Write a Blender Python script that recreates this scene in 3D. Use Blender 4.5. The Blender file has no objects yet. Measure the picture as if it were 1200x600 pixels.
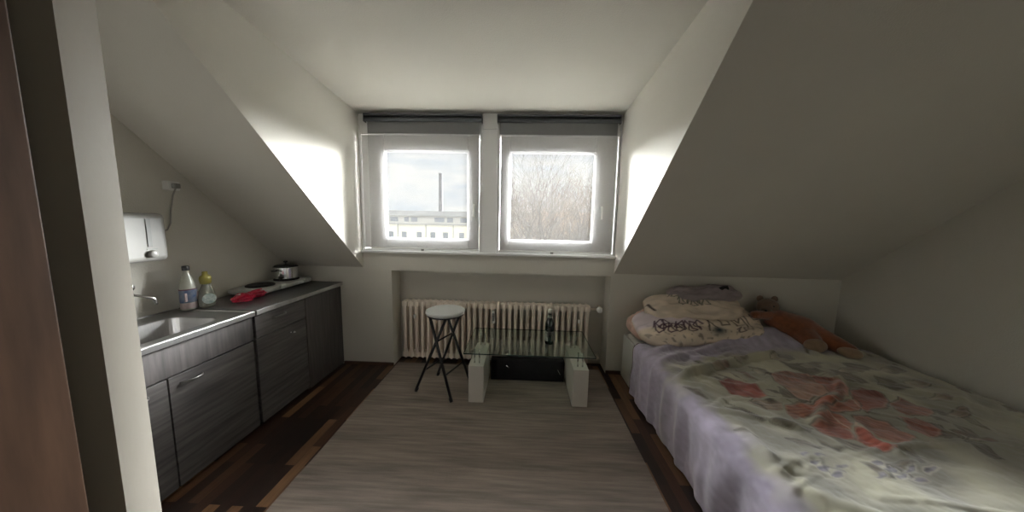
import bpy, bmesh, math, random
import numpy as np
from mathutils import Vector, Matrix, noise as mnoise

SC = bpy.context.scene
COL = SC.collection
PI = math.pi
random.seed(7)

# ------------------------------------------------------------------ camera
F_PX, PITCH, YAW, ROLL, CAM_H = 348.85, 0.1170, 0.0368, 0.0207, 1.5
_F = Vector((-math.sin(YAW) * math.cos(PITCH), math.cos(YAW) * math.cos(PITCH), -math.sin(PITCH)))
_R0 = Vector((math.cos(YAW), math.sin(YAW), 0))
_U0 = _R0.cross(_F)
_R = _R0 * math.cos(ROLL) + _U0 * math.sin(ROLL)
_U = -_R0 * math.sin(ROLL) + _U0 * math.cos(ROLL)
CAMP = Vector((0, 0, CAM_H))


def aim(px, py, axis, val):
    """world point on the plane axis=val that lies on a sight line of the survey of the room"""
    v = _F + _R * ((px - 600) / F_PX) - _U * ((py - 300) / F_PX)
    t = (val - CAMP[axis]) / v[axis]
    return CAMP + v * t


cam_d = bpy.data.cameras.new('camera')
cam = bpy.data.objects.new('camera', cam_d)
COL.objects.link(cam)
cam.matrix_world = Matrix(((_R.x, _U.x, -_F.x, 0), (_R.y, _U.y, -_F.y, 0), (_R.z, _U.z, -_F.z, CAM_H), (0, 0, 0, 1)))
cam_d.sensor_fit = 'HORIZONTAL'
cam_d.sensor_width = 36
cam_d.lens = F_PX / 1200 * 36
cam_d.clip_start = 0.02
cam_d.clip_end = 800
SC.camera = cam

# ------------------------------------------------------------------ measures of the room
Y0 = 2.87                       # wall under the window
XL, XR = -1.584, 0.881          # dormer cheeks
ZS, MS = 1.014, 0.882           # foot and rise of the roof slope
ZC, MC = 2.477, 0.10            # dormer ceiling
WL, WR = -2.36, 3.00            # side walls
NXL, NXR, NZ, ND = -1.30, 0.855, 0.987, 0.20
HCEIL = 2.66
YB = -1.3
KX = -1.82


# ------------------------------------------------------------------ materials
def mat(name, col, rough=0.6, metal=0.0, var=0.0, vscale=8.0, bump=0.0, bscale=60.0, stretch=(1, 1, 1),
        col2=None, spec=None, sheen=0.0, trans=0.0, coat=0.0):
    m = bpy.data.materials.new(name)
    m.use_nodes = True
    nt = m.node_tree
    b = nt.nodes['Principled BSDF']
    b.inputs['Base Color'].default_value = (*col, 1)
    b.inputs['Roughness'].default_value = rough
    b.inputs['Metallic'].default_value = metal
    if spec is not None:
        b.inputs['Specular IOR Level'].default_value = spec
    if sheen:
        b.inputs['Sheen Weight'].default_value = sheen
    if trans:
        b.inputs['Transmission Weight'].default_value = trans
    if coat:
        b.inputs['Coat Weight'].default_value = coat
    tc = nt.nodes.new('ShaderNodeTexCoord')
    mp = nt.nodes.new('ShaderNodeMapping')
    mp.inputs['Scale'].default_value = stretch
    nt.links.new(tc.outputs['Object'], mp.inputs['Vector'])
    if var or col2:
        n = nt.nodes.new('ShaderNodeTexNoise')
        n.inputs['Scale'].default_value = vscale
        n.inputs['Detail'].default_value = 6
        nt.links.new(mp.outputs['Vector'], n.inputs['Vector'])
        r = nt.nodes.new('ShaderNodeValToRGB')
        r.color_ramp.elements[0].position = 0.3
        r.color_ramp.elements[1].position = 0.7
        if col2 is None:
            col2 = tuple(max(0, c * (1 - var)) for c in col)
        r.color_ramp.elements[0].color = (*col2, 1)
        r.color_ramp.elements[1].color = (*col, 1)
        nt.links.new(n.outputs['Fac'], r.inputs['Fac'])
        nt.links.new(r.outputs['Color'], b.inputs['Base Color'])
    if bump:
        n2 = nt.nodes.new('ShaderNodeTexNoise')
        n2.inputs['Scale'].default_value = bscale
        n2.inputs['Detail'].default_value = 4
        nt.links.new(mp.outputs['Vector'], n2.inputs['Vector'])
        bp = nt.nodes.new('ShaderNodeBump')
        bp.inputs['Strength'].default_value = bump
        bp.inputs['Distance'].default_value = 0.004
        nt.links.new(n2.outputs['Fac'], bp.inputs['Height'])
        nt.links.new(bp.outputs['Normal'], b.inputs['Normal'])
    return m


def vc_mat(name, rough=0.85, sheen=0.3, bump=0.2, bscale=250):
    m = mat(name, (0.5, 0.5, 0.5), rough, sheen=sheen, bump=bump, bscale=bscale)
    nt = m.node_tree
    a = nt.nodes.new('ShaderNodeVertexColor')
    a.layer_name = 'Col'
    nt.links.new(a.outputs['Color'], nt.nodes['Principled BSDF'].inputs['Base Color'])
    return m


M = {}
M['plaster'] = mat('plaster', (0.62, 0.595, 0.535), 0.9, var=0.04, vscale=2, bump=0.5, bscale=140)
M['paint'] = mat('white_paint', (0.80, 0.80, 0.79), 0.35, var=0.03, vscale=3)
M['jamb'] = mat('jamb_paint', (0.30, 0.27, 0.225), 0.5, var=0.05, vscale=5, bump=0.1)
M['doorwood'] = mat('door_wood', (0.16, 0.085, 0.05), 0.5, var=0.5, vscale=6, stretch=(8, 8, 1))
M['brown'] = mat('brown_skirting', (0.10, 0.055, 0.035), 0.45, var=0.4, vscale=10, stretch=(1, 6, 6))
M['steel'] = mat('stainless_steel', (0.42, 0.41, 0.40), 0.33, 1.0, var=0.12, vscale=20, stretch=(1, 12, 1))
M['chrome'] = mat('chrome', (0.75, 0.75, 0.75), 0.12, 1.0)
M['grain_h'] = mat('dark_grain_horizontal', (0.115, 0.105, 0.10), 0.5, vscale=3.2, stretch=(7, 0.9, 14), col2=(0.04, 0.036, 0.036), bump=0.1, bscale=5)
M['grain_v'] = mat('dark_grain_vertical', (0.088, 0.077, 0.073), 0.5, vscale=3.2, stretch=(7, 16, 1.2), col2=(0.045, 0.04, 0.039), bump=0.1, bscale=5)
M['worktop'] = mat('worktop_laminate', (0.085, 0.08, 0.078), 0.38, var=0.35, vscale=60)
M['edge'] = mat('worktop_edge', (0.24, 0.23, 0.22), 0.35, var=0.2, vscale=8, stretch=(1, 3, 1))
M['pewter'] = mat('pewter', (0.20, 0.19, 0.18), 0.35, 1.0)
M['heater'] = mat('heater_enamel', (0.28, 0.27, 0.25), 0.35, var=0.08, vscale=5)
M['lowbounce'] = mat('low_bounce_dark', (0.13, 0.12, 0.11), 0.6, var=0.3, vscale=4, stretch=(8, 8, 1))  # dark tone set to cut bounce light from the unseen partition
M['gap'] = mat('dark_recess', (0.02, 0.02, 0.02), 0.8)
M['black_metal'] = mat('black_powdercoat', (0.012, 0.012, 0.013), 0.45)
M['white_plastic'] = mat('white_plastic', (0.78, 0.78, 0.75), 0.35, var=0.04)
M['grey_plastic'] = mat('grey_plastic', (0.22, 0.22, 0.21), 0.4)
M['black_plastic'] = mat('black_plastic', (0.012, 0.012, 0.014), 0.35)
M['radiator'] = mat('radiator_enamel', (0.84, 0.74, 0.64), 0.45, var=0.08, vscale=10)
M['cable'] = mat('cable', (0.32, 0.31, 0.29), 0.6)
M['table_white'] = mat('table_leg_lacquer', (0.70, 0.66, 0.60), 0.3, var=0.05)
M['stool_top'] = mat('stool_top_plastic', (0.50, 0.51, 0.49), 0.3)
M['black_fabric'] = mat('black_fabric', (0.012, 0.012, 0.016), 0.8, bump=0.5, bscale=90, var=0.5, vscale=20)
M['roller'] = mat('roller_tube_grey', (0.055, 0.058, 0.065), 0.5)
M['bottle_green'] = mat('dark_green_glass', (0.004, 0.022, 0.012), 0.08, coat=0.6)
M['label'] = mat('pale_label', (0.42, 0.44, 0.38), 0.5, var=0.75, vscale=45)
M['foil'] = mat('silver_foil', (0.6, 0.6, 0.52), 0.3, 0.6)
M['milky'] = mat('milky_plastic', (0.56, 0.56, 0.47), 0.25, trans=0.35, var=0.05)
M['blue_label'] = mat('blue_label', (0.02, 0.06, 0.16), 0.4, vscale=28, col2=(0.16, 0.17, 0.2))
M['pale_band'] = mat('pale_pink_band', (0.42, 0.33, 0.32), 0.5, var=0.3, vscale=40)
M['maroon'] = mat('maroon_print', (0.10, 0.03, 0.05), 0.5)
M['soap'] = mat('clear_soap_plastic', (0.52, 0.52, 0.42), 0.12, trans=0.6)
M['yellow'] = mat('yellow_plastic', (0.36, 0.31, 0.07), 0.3, trans=0.15)
M['soap_label'] = mat('soap_label', (0.62, 0.66, 0.62), 0.4, vscale=60, col2=(0.25, 0.33, 0.32))
M['red_bag'] = mat('red_plastic_bag', (0.60, 0.015, 0.06), 0.35, var=0.35, vscale=16, coat=0.3)
M['hob_plate'] = mat('cast_iron', (0.012, 0.011, 0.011), 0.6)
M['hob_white'] = mat('hob_enamel', (0.58, 0.6, 0.57), 0.3, var=0.12, vscale=14)
M['lid_glass'] = mat('dark_lid', (0.02, 0.02, 0.022), 0.15)
M['bear_fur'] = mat('orange_brown_plush', (0.27, 0.085, 0.03), 0.95, sheen=0.5, bump=1.0, bscale=120, var=0.35, vscale=30)
M['bear_pad'] = mat('beige_plush', (0.34, 0.23, 0.145), 0.95, sheen=0.4, bump=0.8, bscale=120, var=0.2, vscale=30)
M['bear_head'] = mat('brown_plush_head', (0.20, 0.125, 0.08), 0.95, sheen=0.4, bump=0.8, bscale=120, var=0.2, vscale=30)
M['bedwhite'] = mat('bed_board_white', (0.62, 0.63, 0.58), 0.45, var=0.04)
M['mattress'] = mat('mattress_ticking', (0.5, 0.48, 0.44), 0.9, bump=0.3, var=0.1)
M['cushion_grey'] = mat('mauve_grey_cotton', (0.23, 0.205, 0.20), 0.95, bump=0.3, bscale=30, var=0.25, vscale=7)
M['pinkcloth'] = mat('dusty_pink_cotton', (0.36, 0.27, 0.23), 0.95, bump=0.3, bscale=20, var=0.2, vscale=6)
M['blanket'] = vc_mat('fleece_blanket', 0.95, 0.5, 0.25, 300)
M['pillowcase'] = vc_mat('printed_pillowcase', 0.9, 0.1, 0.15, 200)
M['piping'] = mat('brown_piping', (0.10, 0.05, 0.04), 0.8)
M['bark'] = mat('bark', (0.085, 0.068, 0.052), 0.9, var=0.3, vscale=5)
M['bark2'] = mat('pale_bark', (0.20, 0.145, 0.09), 0.9, var=0.3, vscale=5)
M['facade'] = mat('cream_facade', (0.80, 0.76, 0.62), 0.9, var=0.08, vscale=0.3)
M['facade_attic'] = mat('grey_attic_cladding', (0.50, 0.48, 0.44), 0.9, var=0.1, vscale=0.3)
M['facade_pink'] = mat('pale_orange_facade', (0.66, 0.50, 0.38), 0.9, var=0.1, vscale=0.3)
M['roof'] = mat('grey_roof_sheet', (0.30, 0.30, 0.29), 0.8, var=0.1, vscale=0.3)
M['tileroof'] = mat('brown_roof_tiles', (0.40, 0.28, 0.22), 0.85, var=0.2, vscale=0.8)
M['farwin'] = mat('far_window_glass', (0.16, 0.18, 0.20), 0.3)
M['stack'] = mat('chimney_brick', (0.07, 0.07, 0.08), 0.9, var=0.1, vscale=0.2)
M['ground'] = mat('ground_outside', (0.09, 0.09, 0.06), 0.95, var=0.4, vscale=0.15)


def glass_mat(name, tint, gl_min, gl_scale, rough=0.0):
    m = bpy.data.materials.new(name)
    m.use_nodes = True
    nt = m.node_tree
    nt.nodes.clear()
    out = nt.nodes.new('ShaderNodeOutputMaterial')
    mix = nt.nodes.new('ShaderNodeMixShader')
    tr = nt.nodes.new('ShaderNodeBsdfTransparent')
    tr.inputs['Color'].default_value = (*tint, 1)
    gl = nt.nodes.new('ShaderNodeBsdfGlossy')
    gl.inputs['Roughness'].default_value = rough
    gl.inputs['Color'].default_value = (0.95, 1, 0.97, 1)
    fr = nt.nodes.new('ShaderNodeFresnel')
    fr.inputs['IOR'].default_value = 1.5
    ma = nt.nodes.new('ShaderNodeMath')
    ma.operation = 'MULTIPLY_ADD'
    ma.use_clamp = True
    ma.inputs[1].default_value = gl_scale
    ma.inputs[2].default_value = gl_min
    nt.links.new(fr.outputs[0], ma.inputs[0])
    geo = nt.nodes.new('ShaderNodeNewGeometry')
    inv = nt.nodes.new('ShaderNodeMath'); inv.operation = 'SUBTRACT'; inv.inputs[0].default_value = 1
    nt.links.new(geo.outputs['Backfacing'], inv.inputs[1])
    mul = nt.nodes.new('ShaderNodeMath'); mul.operation = 'MULTIPLY'
    nt.links.new(ma.outputs[0], mul.inputs[0]); nt.links.new(inv.outputs[0], mul.inputs[1])
    nt.links.new(mul.outputs[0], mix.inputs[0])
    nt.links.new(tr.outputs[0], mix.inputs[1])
    nt.links.new(gl.outputs[0], mix.inputs[2])
    nt.links.new(mix.outputs[0], out.inputs[0])
    return m


M['pane'] = glass_mat('window_glass', (0.96, 0.97, 0.96), 0.0, 0.8)
M['table_glass'] = glass_mat('table_glass', (0.84, 0.90, 0.86), 0.04, 1.5)
M['glass_edge'] = mat('green_glass_edge', (0.02, 0.05, 0.04), 0.15)


def screen_mat(name, col, transp, translu):
    """woven screen fabric: open weave lets the view through, yarn scatters light"""
    m = bpy.data.materials.new(name)
    m.use_nodes = True
    nt = m.node_tree
    nt.nodes.clear()
    out = nt.nodes.new('ShaderNodeOutputMaterial')
    d = nt.nodes.new('ShaderNodeBsdfDiffuse')
    d.inputs['Color'].default_value = (*col, 1)
    t = nt.nodes.new('ShaderNodeBsdfTranslucent')
    t.inputs['Color'].default_value = (*col, 1)
    m1 = nt.nodes.new('ShaderNodeMixShader')
    m1.inputs[0].default_value = translu
    tr = nt.nodes.new('ShaderNodeBsdfTransparent')
    m2 = nt.nodes.new('ShaderNodeMixShader')
    tc = nt.nodes.new('ShaderNodeTexCoord')
    mp = nt.nodes.new('ShaderNodeMapping')
    mp.inputs['Scale'].default_value = (30, 1, 260)
    n = nt.nodes.new('ShaderNodeTexNoise')
    n.inputs['Scale'].default_value = 1.0
    n.inputs['Detail'].default_value = 3
    mr = nt.nodes.new('ShaderNodeMapRange')
    mr.inputs[3].default_value = transp - 0.08
    mr.inputs[4].default_value = transp + 0.08
    nt.links.new(tc.outputs['Object'], mp.inputs['Vector'])
    nt.links.new(mp.outputs['Vector'], n.inputs['Vector'])
    nt.links.new(n.outputs['Fac'], mr.inputs[0])
    nt.links.new(d.outputs[0], m1.inputs[1])
    nt.links.new(t.outputs[0], m1.inputs[2])
    nt.links.new(m1.outputs[0], m2.inputs[1])
    nt.links.new(tr.outputs[0], m2.inputs[2])
    nt.links.new(mr.outputs[0], m2.inputs[0])
    nt.links.new(m2.outputs[0], out.inputs[0])
    return m


M['screen'] = screen_mat('screen_fabric', (0.40, 0.39, 0.39), 0.64, 0.035)
M['screen_band'] = screen_mat('dark_top_band', (0.22, 0.22, 0.225), 0.06, 0.04)


def floor_material():
    m = mat('strip_floor', (0.1, 0.05, 0.03), 0.38)
    nt = m.node_tree
    b = nt.nodes['Principled BSDF']
    tc = nt.nodes['Texture Coordinate']
    sep = nt.nodes.new('ShaderNodeSeparateXYZ')
    cmb = nt.nodes.new('ShaderNodeCombineXYZ')
    nt.links.new(tc.outputs['Object'], sep.inputs[0])
    nt.links.new(sep.outputs['Y'], cmb.inputs['X'])
    nt.links.new(sep.outputs['X'], cmb.inputs['Y'])
    br = nt.nodes.new('ShaderNodeTexBrick')
    br.offset = 0.37
    br.inputs['Color1'].default_value = (0, 0, 0, 1)
    br.inputs['Color2'].default_value = (1, 1, 1, 1)
    br.inputs['Mortar'].default_value = (0, 0, 0, 1)
    br.inputs['Scale'].default_value = 1
    br.inputs['Mortar Size'].default_value = 0.0008
    br.inputs['Brick Width'].default_value = 0.42
    br.inputs['Row Height'].default_value = 0.062
    nt.links.new(cmb.outputs[0], br.inputs['Vector'])
    rp = nt.nodes.new('ShaderNodeValToRGB')
    e = rp.color_ramp.elements
    e[0].position = 0.0; e[0].color = (0.022, 0.012, 0.009, 1)
    e[1].position = 1.0; e[1].color = (0.34, 0.18, 0.085, 1)
    for p, c in ((0.35, (0.045, 0.022, 0.014, 1)), (0.6, (0.10, 0.045, 0.024, 1)), (0.78, (0.20, 0.10, 0.048, 1))):
        k = e.new(p); k.color = c
    nt.links.new(br.outputs['Color'], rp.inputs['Fac'])
    mp = nt.nodes.new('ShaderNodeMapping')
    mp.inputs['Scale'].default_value = (60, 4, 1)
    n = nt.nodes.new('ShaderNodeTexNoise')
    n.inputs['Scale'].default_value = 1.5
    nt.links.new(tc.outputs['Object'], mp.inputs[0])
    nt.links.new(mp.outputs[0], n.inputs['Vector'])
    mx = nt.nodes.new('ShaderNodeMixRGB')
    mx.blend_type = 'MULTIPLY'
    mx.inputs[0].default_value = 0.6
    nt.links.new(rp.outputs[0], mx.inputs[1])
    nt.links.new(n.outputs['Fac'], mx.inputs[2])
    nt.links.new(mx.outputs[0], b.inputs['Base Color'])
    return m


def rug_material():
    m = mat('brushed_rug', (0.3, 0.27, 0.25), 0.95, sheen=0.25, bump=0.6, bscale=30, stretch=(1, 6, 1))
    nt = m.node_tree
    b = nt.nodes['Principled BSDF']
    tc = nt.nodes['Texture Coordinate']
    res = []
    for sc, st in ((1.0, (3, 45, 1)), (1.0, (1.2, 7, 1))):
        mp = nt.nodes.new('ShaderNodeMapping')
        mp.inputs['Scale'].default_value = st
        n = nt.nodes.new('ShaderNodeTexNoise')
        n.inputs['Scale'].default_value = sc
        n.inputs['Detail'].default_value = 5
        nt.links.new(tc.outputs['Object'], mp.inputs[0])
        nt.links.new(mp.outputs[0], n.inputs['Vector'])
        res.append(n)
    add = nt.nodes.new('ShaderNodeMath')
    add.operation = 'ADD'
    nt.links.new(res[0].outputs['Fac'], add.inputs[0])
    nt.links.new(res[1].outputs['Fac'], add.inputs[1])
    rp = nt.nodes.new('ShaderNodeValToRGB')
    e = rp.color_ramp.elements
    mh = nt.nodes.new('ShaderNodeMath'); mh.operation = 'MULTIPLY'; mh.inputs[1].default_value = 0.5
    nt.links.new(add.outputs[0], mh.inputs[0])
    e[0].position = 0.36; e[0].color = (0.145, 0.116, 0.094, 1)
    e[1].position = 0.64; e[1].color = (0.305, 0.245, 0.20, 1)
    nt.links.new(mh.outputs[0], rp.inputs['Fac'])
    nt.links.new(rp.outputs[0], b.inputs['Base Color'])
    return m


M['bounce_pale'] = mat('pale_bounce_ground', (0.33, 0.32, 0.30), 0.9, var=0.15, vscale=0.5)  # pale tone for the added ground that bounces daylight
M['floor'] = floor_material()
M['rug'] = rug_material()

# ------------------------------------------------------------------ geometry helpers
ORG = {}


def box(bm, x0, x1, y0, y1, z0, z1):
    vs = [bm.verts.new(p) for p in ((x0, y0, z0), (x1, y0, z0), (x1, y1, z0), (x0, y1, z0), (x0, y0, z1), (x1, y0, z1), (x1, y1, z1), (x0, y1, z1))]
    for f in ((0, 3, 2, 1), (4, 5, 6, 7), (0, 1, 5, 4), (1, 2, 6, 5), (2, 3, 7, 6), (3, 0, 4, 7)):
        bm.faces.new([vs[i] for i in f])


def prism(bm, pts, axis, a, b):
    """polygon (2-D list in the two other axes, in axis order) extruded along axis from a to b"""
    def mk(p, v):
        q = list(p); q.insert(axis, v); return bm.verts.new(q)
    A = [mk(p, a) for p in pts]
    B = [mk(p, b) for p in pts]
    bm.faces.new(A); bm.faces.new(B[::-1])
    n = len(pts)
    for i in range(n):
        bm.faces.new((A[i], B[i], B[(i + 1) % n], A[(i + 1) % n]))


def tube(bm, pts, r, n=8, cap=True):
    """round tube through points; r number or list"""
    pts = [Vector(p) for p in pts]
    rs = r if isinstance(r, (list, tuple)) else [r] * len(pts)
    t0 = (pts[1] - pts[0]).normalized()
    ref = Vector((0, 0, 1)) if abs(t0.z) < 0.9 else Vector((1, 0, 0))
    u = t0.cross(ref).normalized()
    rings = []
    for i, p in enumerate(pts):
        if i == 0: t = (pts[1] - pts[0])
        elif i == len(pts) - 1: t = (pts[-1] - pts[-2])
        else: t = (pts[i + 1] - pts[i]).normalized() + (pts[i] - pts[i - 1]).normalized()
        t.normalize()
        u = (u - t * u.dot(t)).normalized()
        v = t.cross(u)
        rings.append([bm.verts.new(p + (u * math.cos(2 * PI * k / n) + v * math.sin(2 * PI * k / n)) * rs[i]) for k in range(n)])
    for a, b in zip(rings[:-1], rings[1:]):
        for k in range(n):
            bm.faces.new((a[k], a[(k + 1) % n], b[(k + 1) % n], b[k]))
    if cap:
        bm.faces.new(rings[0][::-1]); bm.faces.new(rings[-1])


def lathe(bm, prof, cx, cy, n=28, sx=1.0, sy=1.0, axis='Z', c3=None):
    """profile list of (r, h)"""
    rings = []
    for r, h in prof:
        ring = []
        for k in range(n):
            a = 2 * PI * k / n
            if axis == 'Z':
                p = (cx + r * sx * math.cos(a), cy + r * sy * math.sin(a), h)
            elif axis == 'X':
                p = (c3[0] + h, c3[1] + r * math.cos(a), c3[2] + r * math.sin(a))
            else:
                p = (c3[0] + r * math.cos(a), c3[1] - h, c3[2] + r * math.sin(a))
            ring.append(bm.verts.new(p))
        rings.append(ring)
    for a, b in zip(rings[:-1], rings[1:]):
        for k in range(n):
            bm.faces.new((a[k], a[(k + 1) % n], b[(k + 1) % n], b[k]))
    bm.faces.new(rings[0][::-1]); bm.faces.new(rings[-1])


def loft(bm, loops, close_last=True, close_first=False):
    R = [[bm.verts.new(p) for p in L] for L in loops]
    n = len(R[0])
    for a, b in zip(R[:-1], R[1:]):
        for k in range(n):
            bm.faces.new((a[k], a[(k + 1) % n], b[(k + 1) % n], b[k]))
    if close_last: bm.faces.new(R[-1])
    if close_first: bm.faces.new(R[0][::-1])


def rrect(x0, x1, y0, y1, z, r, n=6):
    pts = []
    for cx, cy, a0 in ((x1 - r, y0 + r, -PI / 2), (x1 - r, y1 - r, 0), (x0 + r, y1 - r, PI / 2), (x0 + r, y0 + r, PI)):
        for k in range(n + 1):
            a = a0 + k / n * PI / 2
            pts.append((cx + r * math.cos(a), cy + r * math.sin(a), z))
    return pts


def tag(o, label=None, cat=None, group=None, kind=None):
    if label: o['label'] = label
    if cat: o['category'] = cat
    if group: o['group'] = group
    if kind: o['kind'] = kind
    return o


def empty(name, loc, label=None, cat=None, group=None, kind=None):
    o = bpy.data.objects.new(name, None)
    o.empty_display_size = 0.05
    COL.objects.link(o)
    o.location = loc
    ORG[o.name] = Vector(loc)
    return tag(o, label, cat, group, kind)


def obj(name, bm, m, parent=None, bevel=0.0, smooth=False, sub=0, seg=2, fix=True):
    """link a bmesh drawn in world coordinates as one object"""
    if isinstance(bm, bmesh.types.BMesh):
        if fix:
            bmesh.ops.recalc_face_normals(bm, faces=bm.faces[:])
        me = bpy.data.meshes.new(name)
        bm.to_mesh(me); bm.free()
    else:
        me = bm
    if parent is not None:
        org = ORG[parent.name]
    else:
        cs = np.empty(len(me.vertices) * 3); me.vertices.foreach_get('co', cs); cs = cs.reshape(-1, 3)
        lo, hi = cs.min(0), cs.max(0)
        org = Vector(((lo[0] + hi[0]) / 2, (lo[1] + hi[1]) / 2, lo[2]))
    me.transform(Matrix.Translation(-org))
    o = bpy.data.objects.new(name, me)
    COL.objects.link(o)
    if m is not None: me.materials.append(m)
    if parent is not None: o.parent = parent
    else: o.location = org
    ORG[o.name] = Vector(org)
    if smooth:
        me.polygons.foreach_set('use_smooth', [True] * len(me.polygons))
    if bevel:
        b = o.modifiers.new('bevel', 'BEVEL'); b.width = bevel; b.segments = seg; b.limit_method = 'ANGLE'
    if sub:
        s = o.modifiers.new('sub', 'SUBSURF'); s.levels = sub; s.render_levels = sub
    return o


def part(name, m, parent, shapes, **k):
    bm = bmesh.new()
    for s in shapes: box(bm, *s)
    return obj(name, bm, m, parent, **k)


def struct(name, bm, m, parent=None, **k):
    o = obj(name, bm, m, parent, **k)
    if parent is None: o['kind'] = 'structure'
    return o


def BM(): return bmesh.new()


def boxes(*bs):
    bm = BM()
    for b in bs: box(bm, *b)
    return bm


# ------------------------------------------------------------------ room shell
T = 0.12
struct('floor', boxes((WL - .2, WR + .2, YB - .2, Y0 + .45, -0.1, 0)), M['floor'])
# wall below and beside the window, with the radiator niche
struct('wall_back', boxes(
    (WL - .2, NXL, Y0, Y0 + .4, 0, ZS + 0.02),
    (NXR, WR + .2, Y0, Y0 + .4, 0, ZS + 0.02),
    (NXL, NXR, Y0, Y0 + .4, NZ, ZS + 0.02),
    (XL - 0.02, XR + 0.02, Y0, Y0 + .4, ZS + 0.02, 1.165),
    (NXL, NXR, Y0 + ND, Y0 + .4, 0, NZ)), M['plaster'])
struct('wall_left', boxes((WL - T, WL, YB, Y0, 0, 2.75)), M['plaster'])
struct('wall_right', boxes((WR, WR + T, YB, Y0, 0, 2.75)), M['plaster'])
struct('wall_front', boxes((WL - T, WR + T, YB - T, YB, 0, 2.75)), M['plaster'])
YT = Y0 - (HCEIL - ZS) / MS     # where the slope reaches the ceiling


def slope_prism(x0, x1):
    bm = BM()
    prism(bm, [(Y0 + .02, ZS - MS * .02), (YT, HCEIL), (YT, HCEIL + .14), (Y0 + .4, ZS + .02 + .0), (Y0 + .02, ZS - MS * .02 + 0.01)], 0, x0, x1)
    return bm


struct('ceiling_slope_left', slope_prism(WL - .1, XL - .0006), M['plaster'])
struct('ceiling_slope_right', slope_prism(XR + .0006, WR + .1), M['plaster'])
struct('ceiling', boxes((WL - .1, WR + .1, YB - .1, YT, HCEIL, HCEIL + .14)), M['plaster'])
bm = BM()
prism(bm, [(Y0 + .3, ZC - MC * .3), (YT - .02, ZC + MC * (Y0 - YT + .02)), (YT - .02, 2.85), (Y0 + .3, 2.75)], 0, XL - .1, XR + .1)
struct('ceiling_dormer', bm, M['plaster'])


def cheek(x0, x1):
    bm = BM()
    prism(bm, [(Y0 + .3, ZS + .001), (Y0, ZS + .001), (YT, HCEIL + .001), (YT, 2.75), (Y0 + .3, 2.7)], 0, x0, x1)
    return bm


struct('wall_dormer_left', cheek(XL - .1, XL), M['plaster'])
struct('wall_dormer_right', cheek(XR, XR + .1), M['plaster'])
# partition stub left of the camera, its painted jamb and the brown door leaf
JX0 = -0.59
struct('wall_partition', boxes((WL, JX0 - 0.065, .30, .40, 0, HCEIL)), M['lowbounce'])  # unseen face, darkened to keep bounce off the left slope
bm = BM(); prism(bm, [(JX0, .420), (JX0 + .0483, .3488), (JX0 - .03, .30), (JX0 - .066, .385)], 2, 0, HCEIL)
struct('trim_1', bm, M['jamb'])
d = struct('door_1', boxes((JX0, JX0 + .040, -.50, .322, 0.01, 2.05)), M['doorwood'], bevel=.002)
struct('trim_door_head', boxes((JX0, JX0 + .040, -.50, .322, 2.06, HCEIL)), M['jamb'])
bm = BM(); lathe(bm, [(.011, 0), (.011, .05)], 0, 0, 12, axis='X', c3=(JX0 + .040, -.42, 1.05)); tube(bm, [(JX0 + .088, -.42, 1.05), (JX0 + .088, -.31, 1.05)], .009)
obj('door_handle', bm, M['chrome'], d)

# dark skirting
struct('baseboard_back', boxes((KX + .005, NXL, Y0 - .014, Y0, 0, .028), (NXR, 1.0, Y0 - .014, Y0, 0, .032)), M['brown'])
struct('baseboard_right', boxes((WR - .014, WR, YB, Y0 - .02, 0, .04)), M['brown'])

# window sill
struct('trim_window_sill', boxes((XL + .0, XR, Y0 - .035, Y0 + .15, 1.165, 1.187)), M['paint'], bevel=.003)


# ------------------------------------------------------------------ windows
def window(name, x0, x1, g0, g1, gz0, gz1, handle_x):
    w = empty(name, ((x0 + x1) / 2, Y0 + .05, 1.187), kind='structure')
    zb, zt = 1.187, 2.452
    fo = .028
    bm = boxes((x0, x0 + fo, Y0, Y0 + .09, zb, zt), (x1 - fo, x1, Y0, Y0 + .09, zb, zt),
               (x0 + fo, x1 - fo, Y0, Y0 + .09, zb, zb + .02), (x0 + fo, x1 - fo, Y0, Y0 + .09, 2.285, zt))
    obj('window_frame', bm, M['paint'], w, bevel=.004)
    y0, y1 = Y0 - .012, Y0 + .012
    a0, a1, b0, b1 = x0 + fo + .004, x1 - fo - .004, zb + .024, 2.281
    s = obj('window_sash', boxes((a0, g0, y0, y1, b0, b1), (g1, a1, y0, y1, b0, b1), (g0, g1, y0, y1, b0, gz0), (g0, g1, y0, y1, gz1, b1)), M['paint'], w, bevel=.006)
    c = .012
    obj('glazing_bead', boxes((g0, g0 + c, y0 + .006, y1, gz0, gz1), (g1 - c, g1, y0 + .006, y1, gz0, gz1),
                              (g0 + c, g1 - c, y0 + .006, y1, gz0, gz0 + c), (g0 + c, g1 - c, y0 + .006, y1, gz1 - c, gz1)), M['paint'], w, bevel=.003)
    obj('pane', boxes((g0, g1, Y0 + .006, Y0 + .010, gz0, gz1)), M['pane'], w)
    bm = boxes((handle_x - .012, handle_x + .012, y0 - .012, y0, 1.60, 1.67))
    tube(bm, [(handle_x, y0 - .012, 1.645), (handle_x, y0 - .04, 1.645), (handle_x, y0 - .043, 1.53)], .008)
    obj('window_handle', bm, M['white_plastic'], w)
    return w


window('window_1', XL, -.40, -1.335, -.533, 1.305, 2.137, -.475)
window('window_2', -.262, XR, -.142, .652, 1.312, 2.137, .72)
struct('trim_mullion', boxes((-.40, -.262, Y0 - .008, Y0 + .1, 1.187, 2.335)), M['paint'], bevel=.003)
struct('trim_mullion_head', boxes((-.40, -.262, Y0 - .013, Y0 + .1, 2.339, 2.49)), M['paint'], bevel=.003)
struct('trim_head', boxes((XL, XR, Y0 + .015, Y0 + .12, 2.453, 2.50)), M['paint'])


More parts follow.
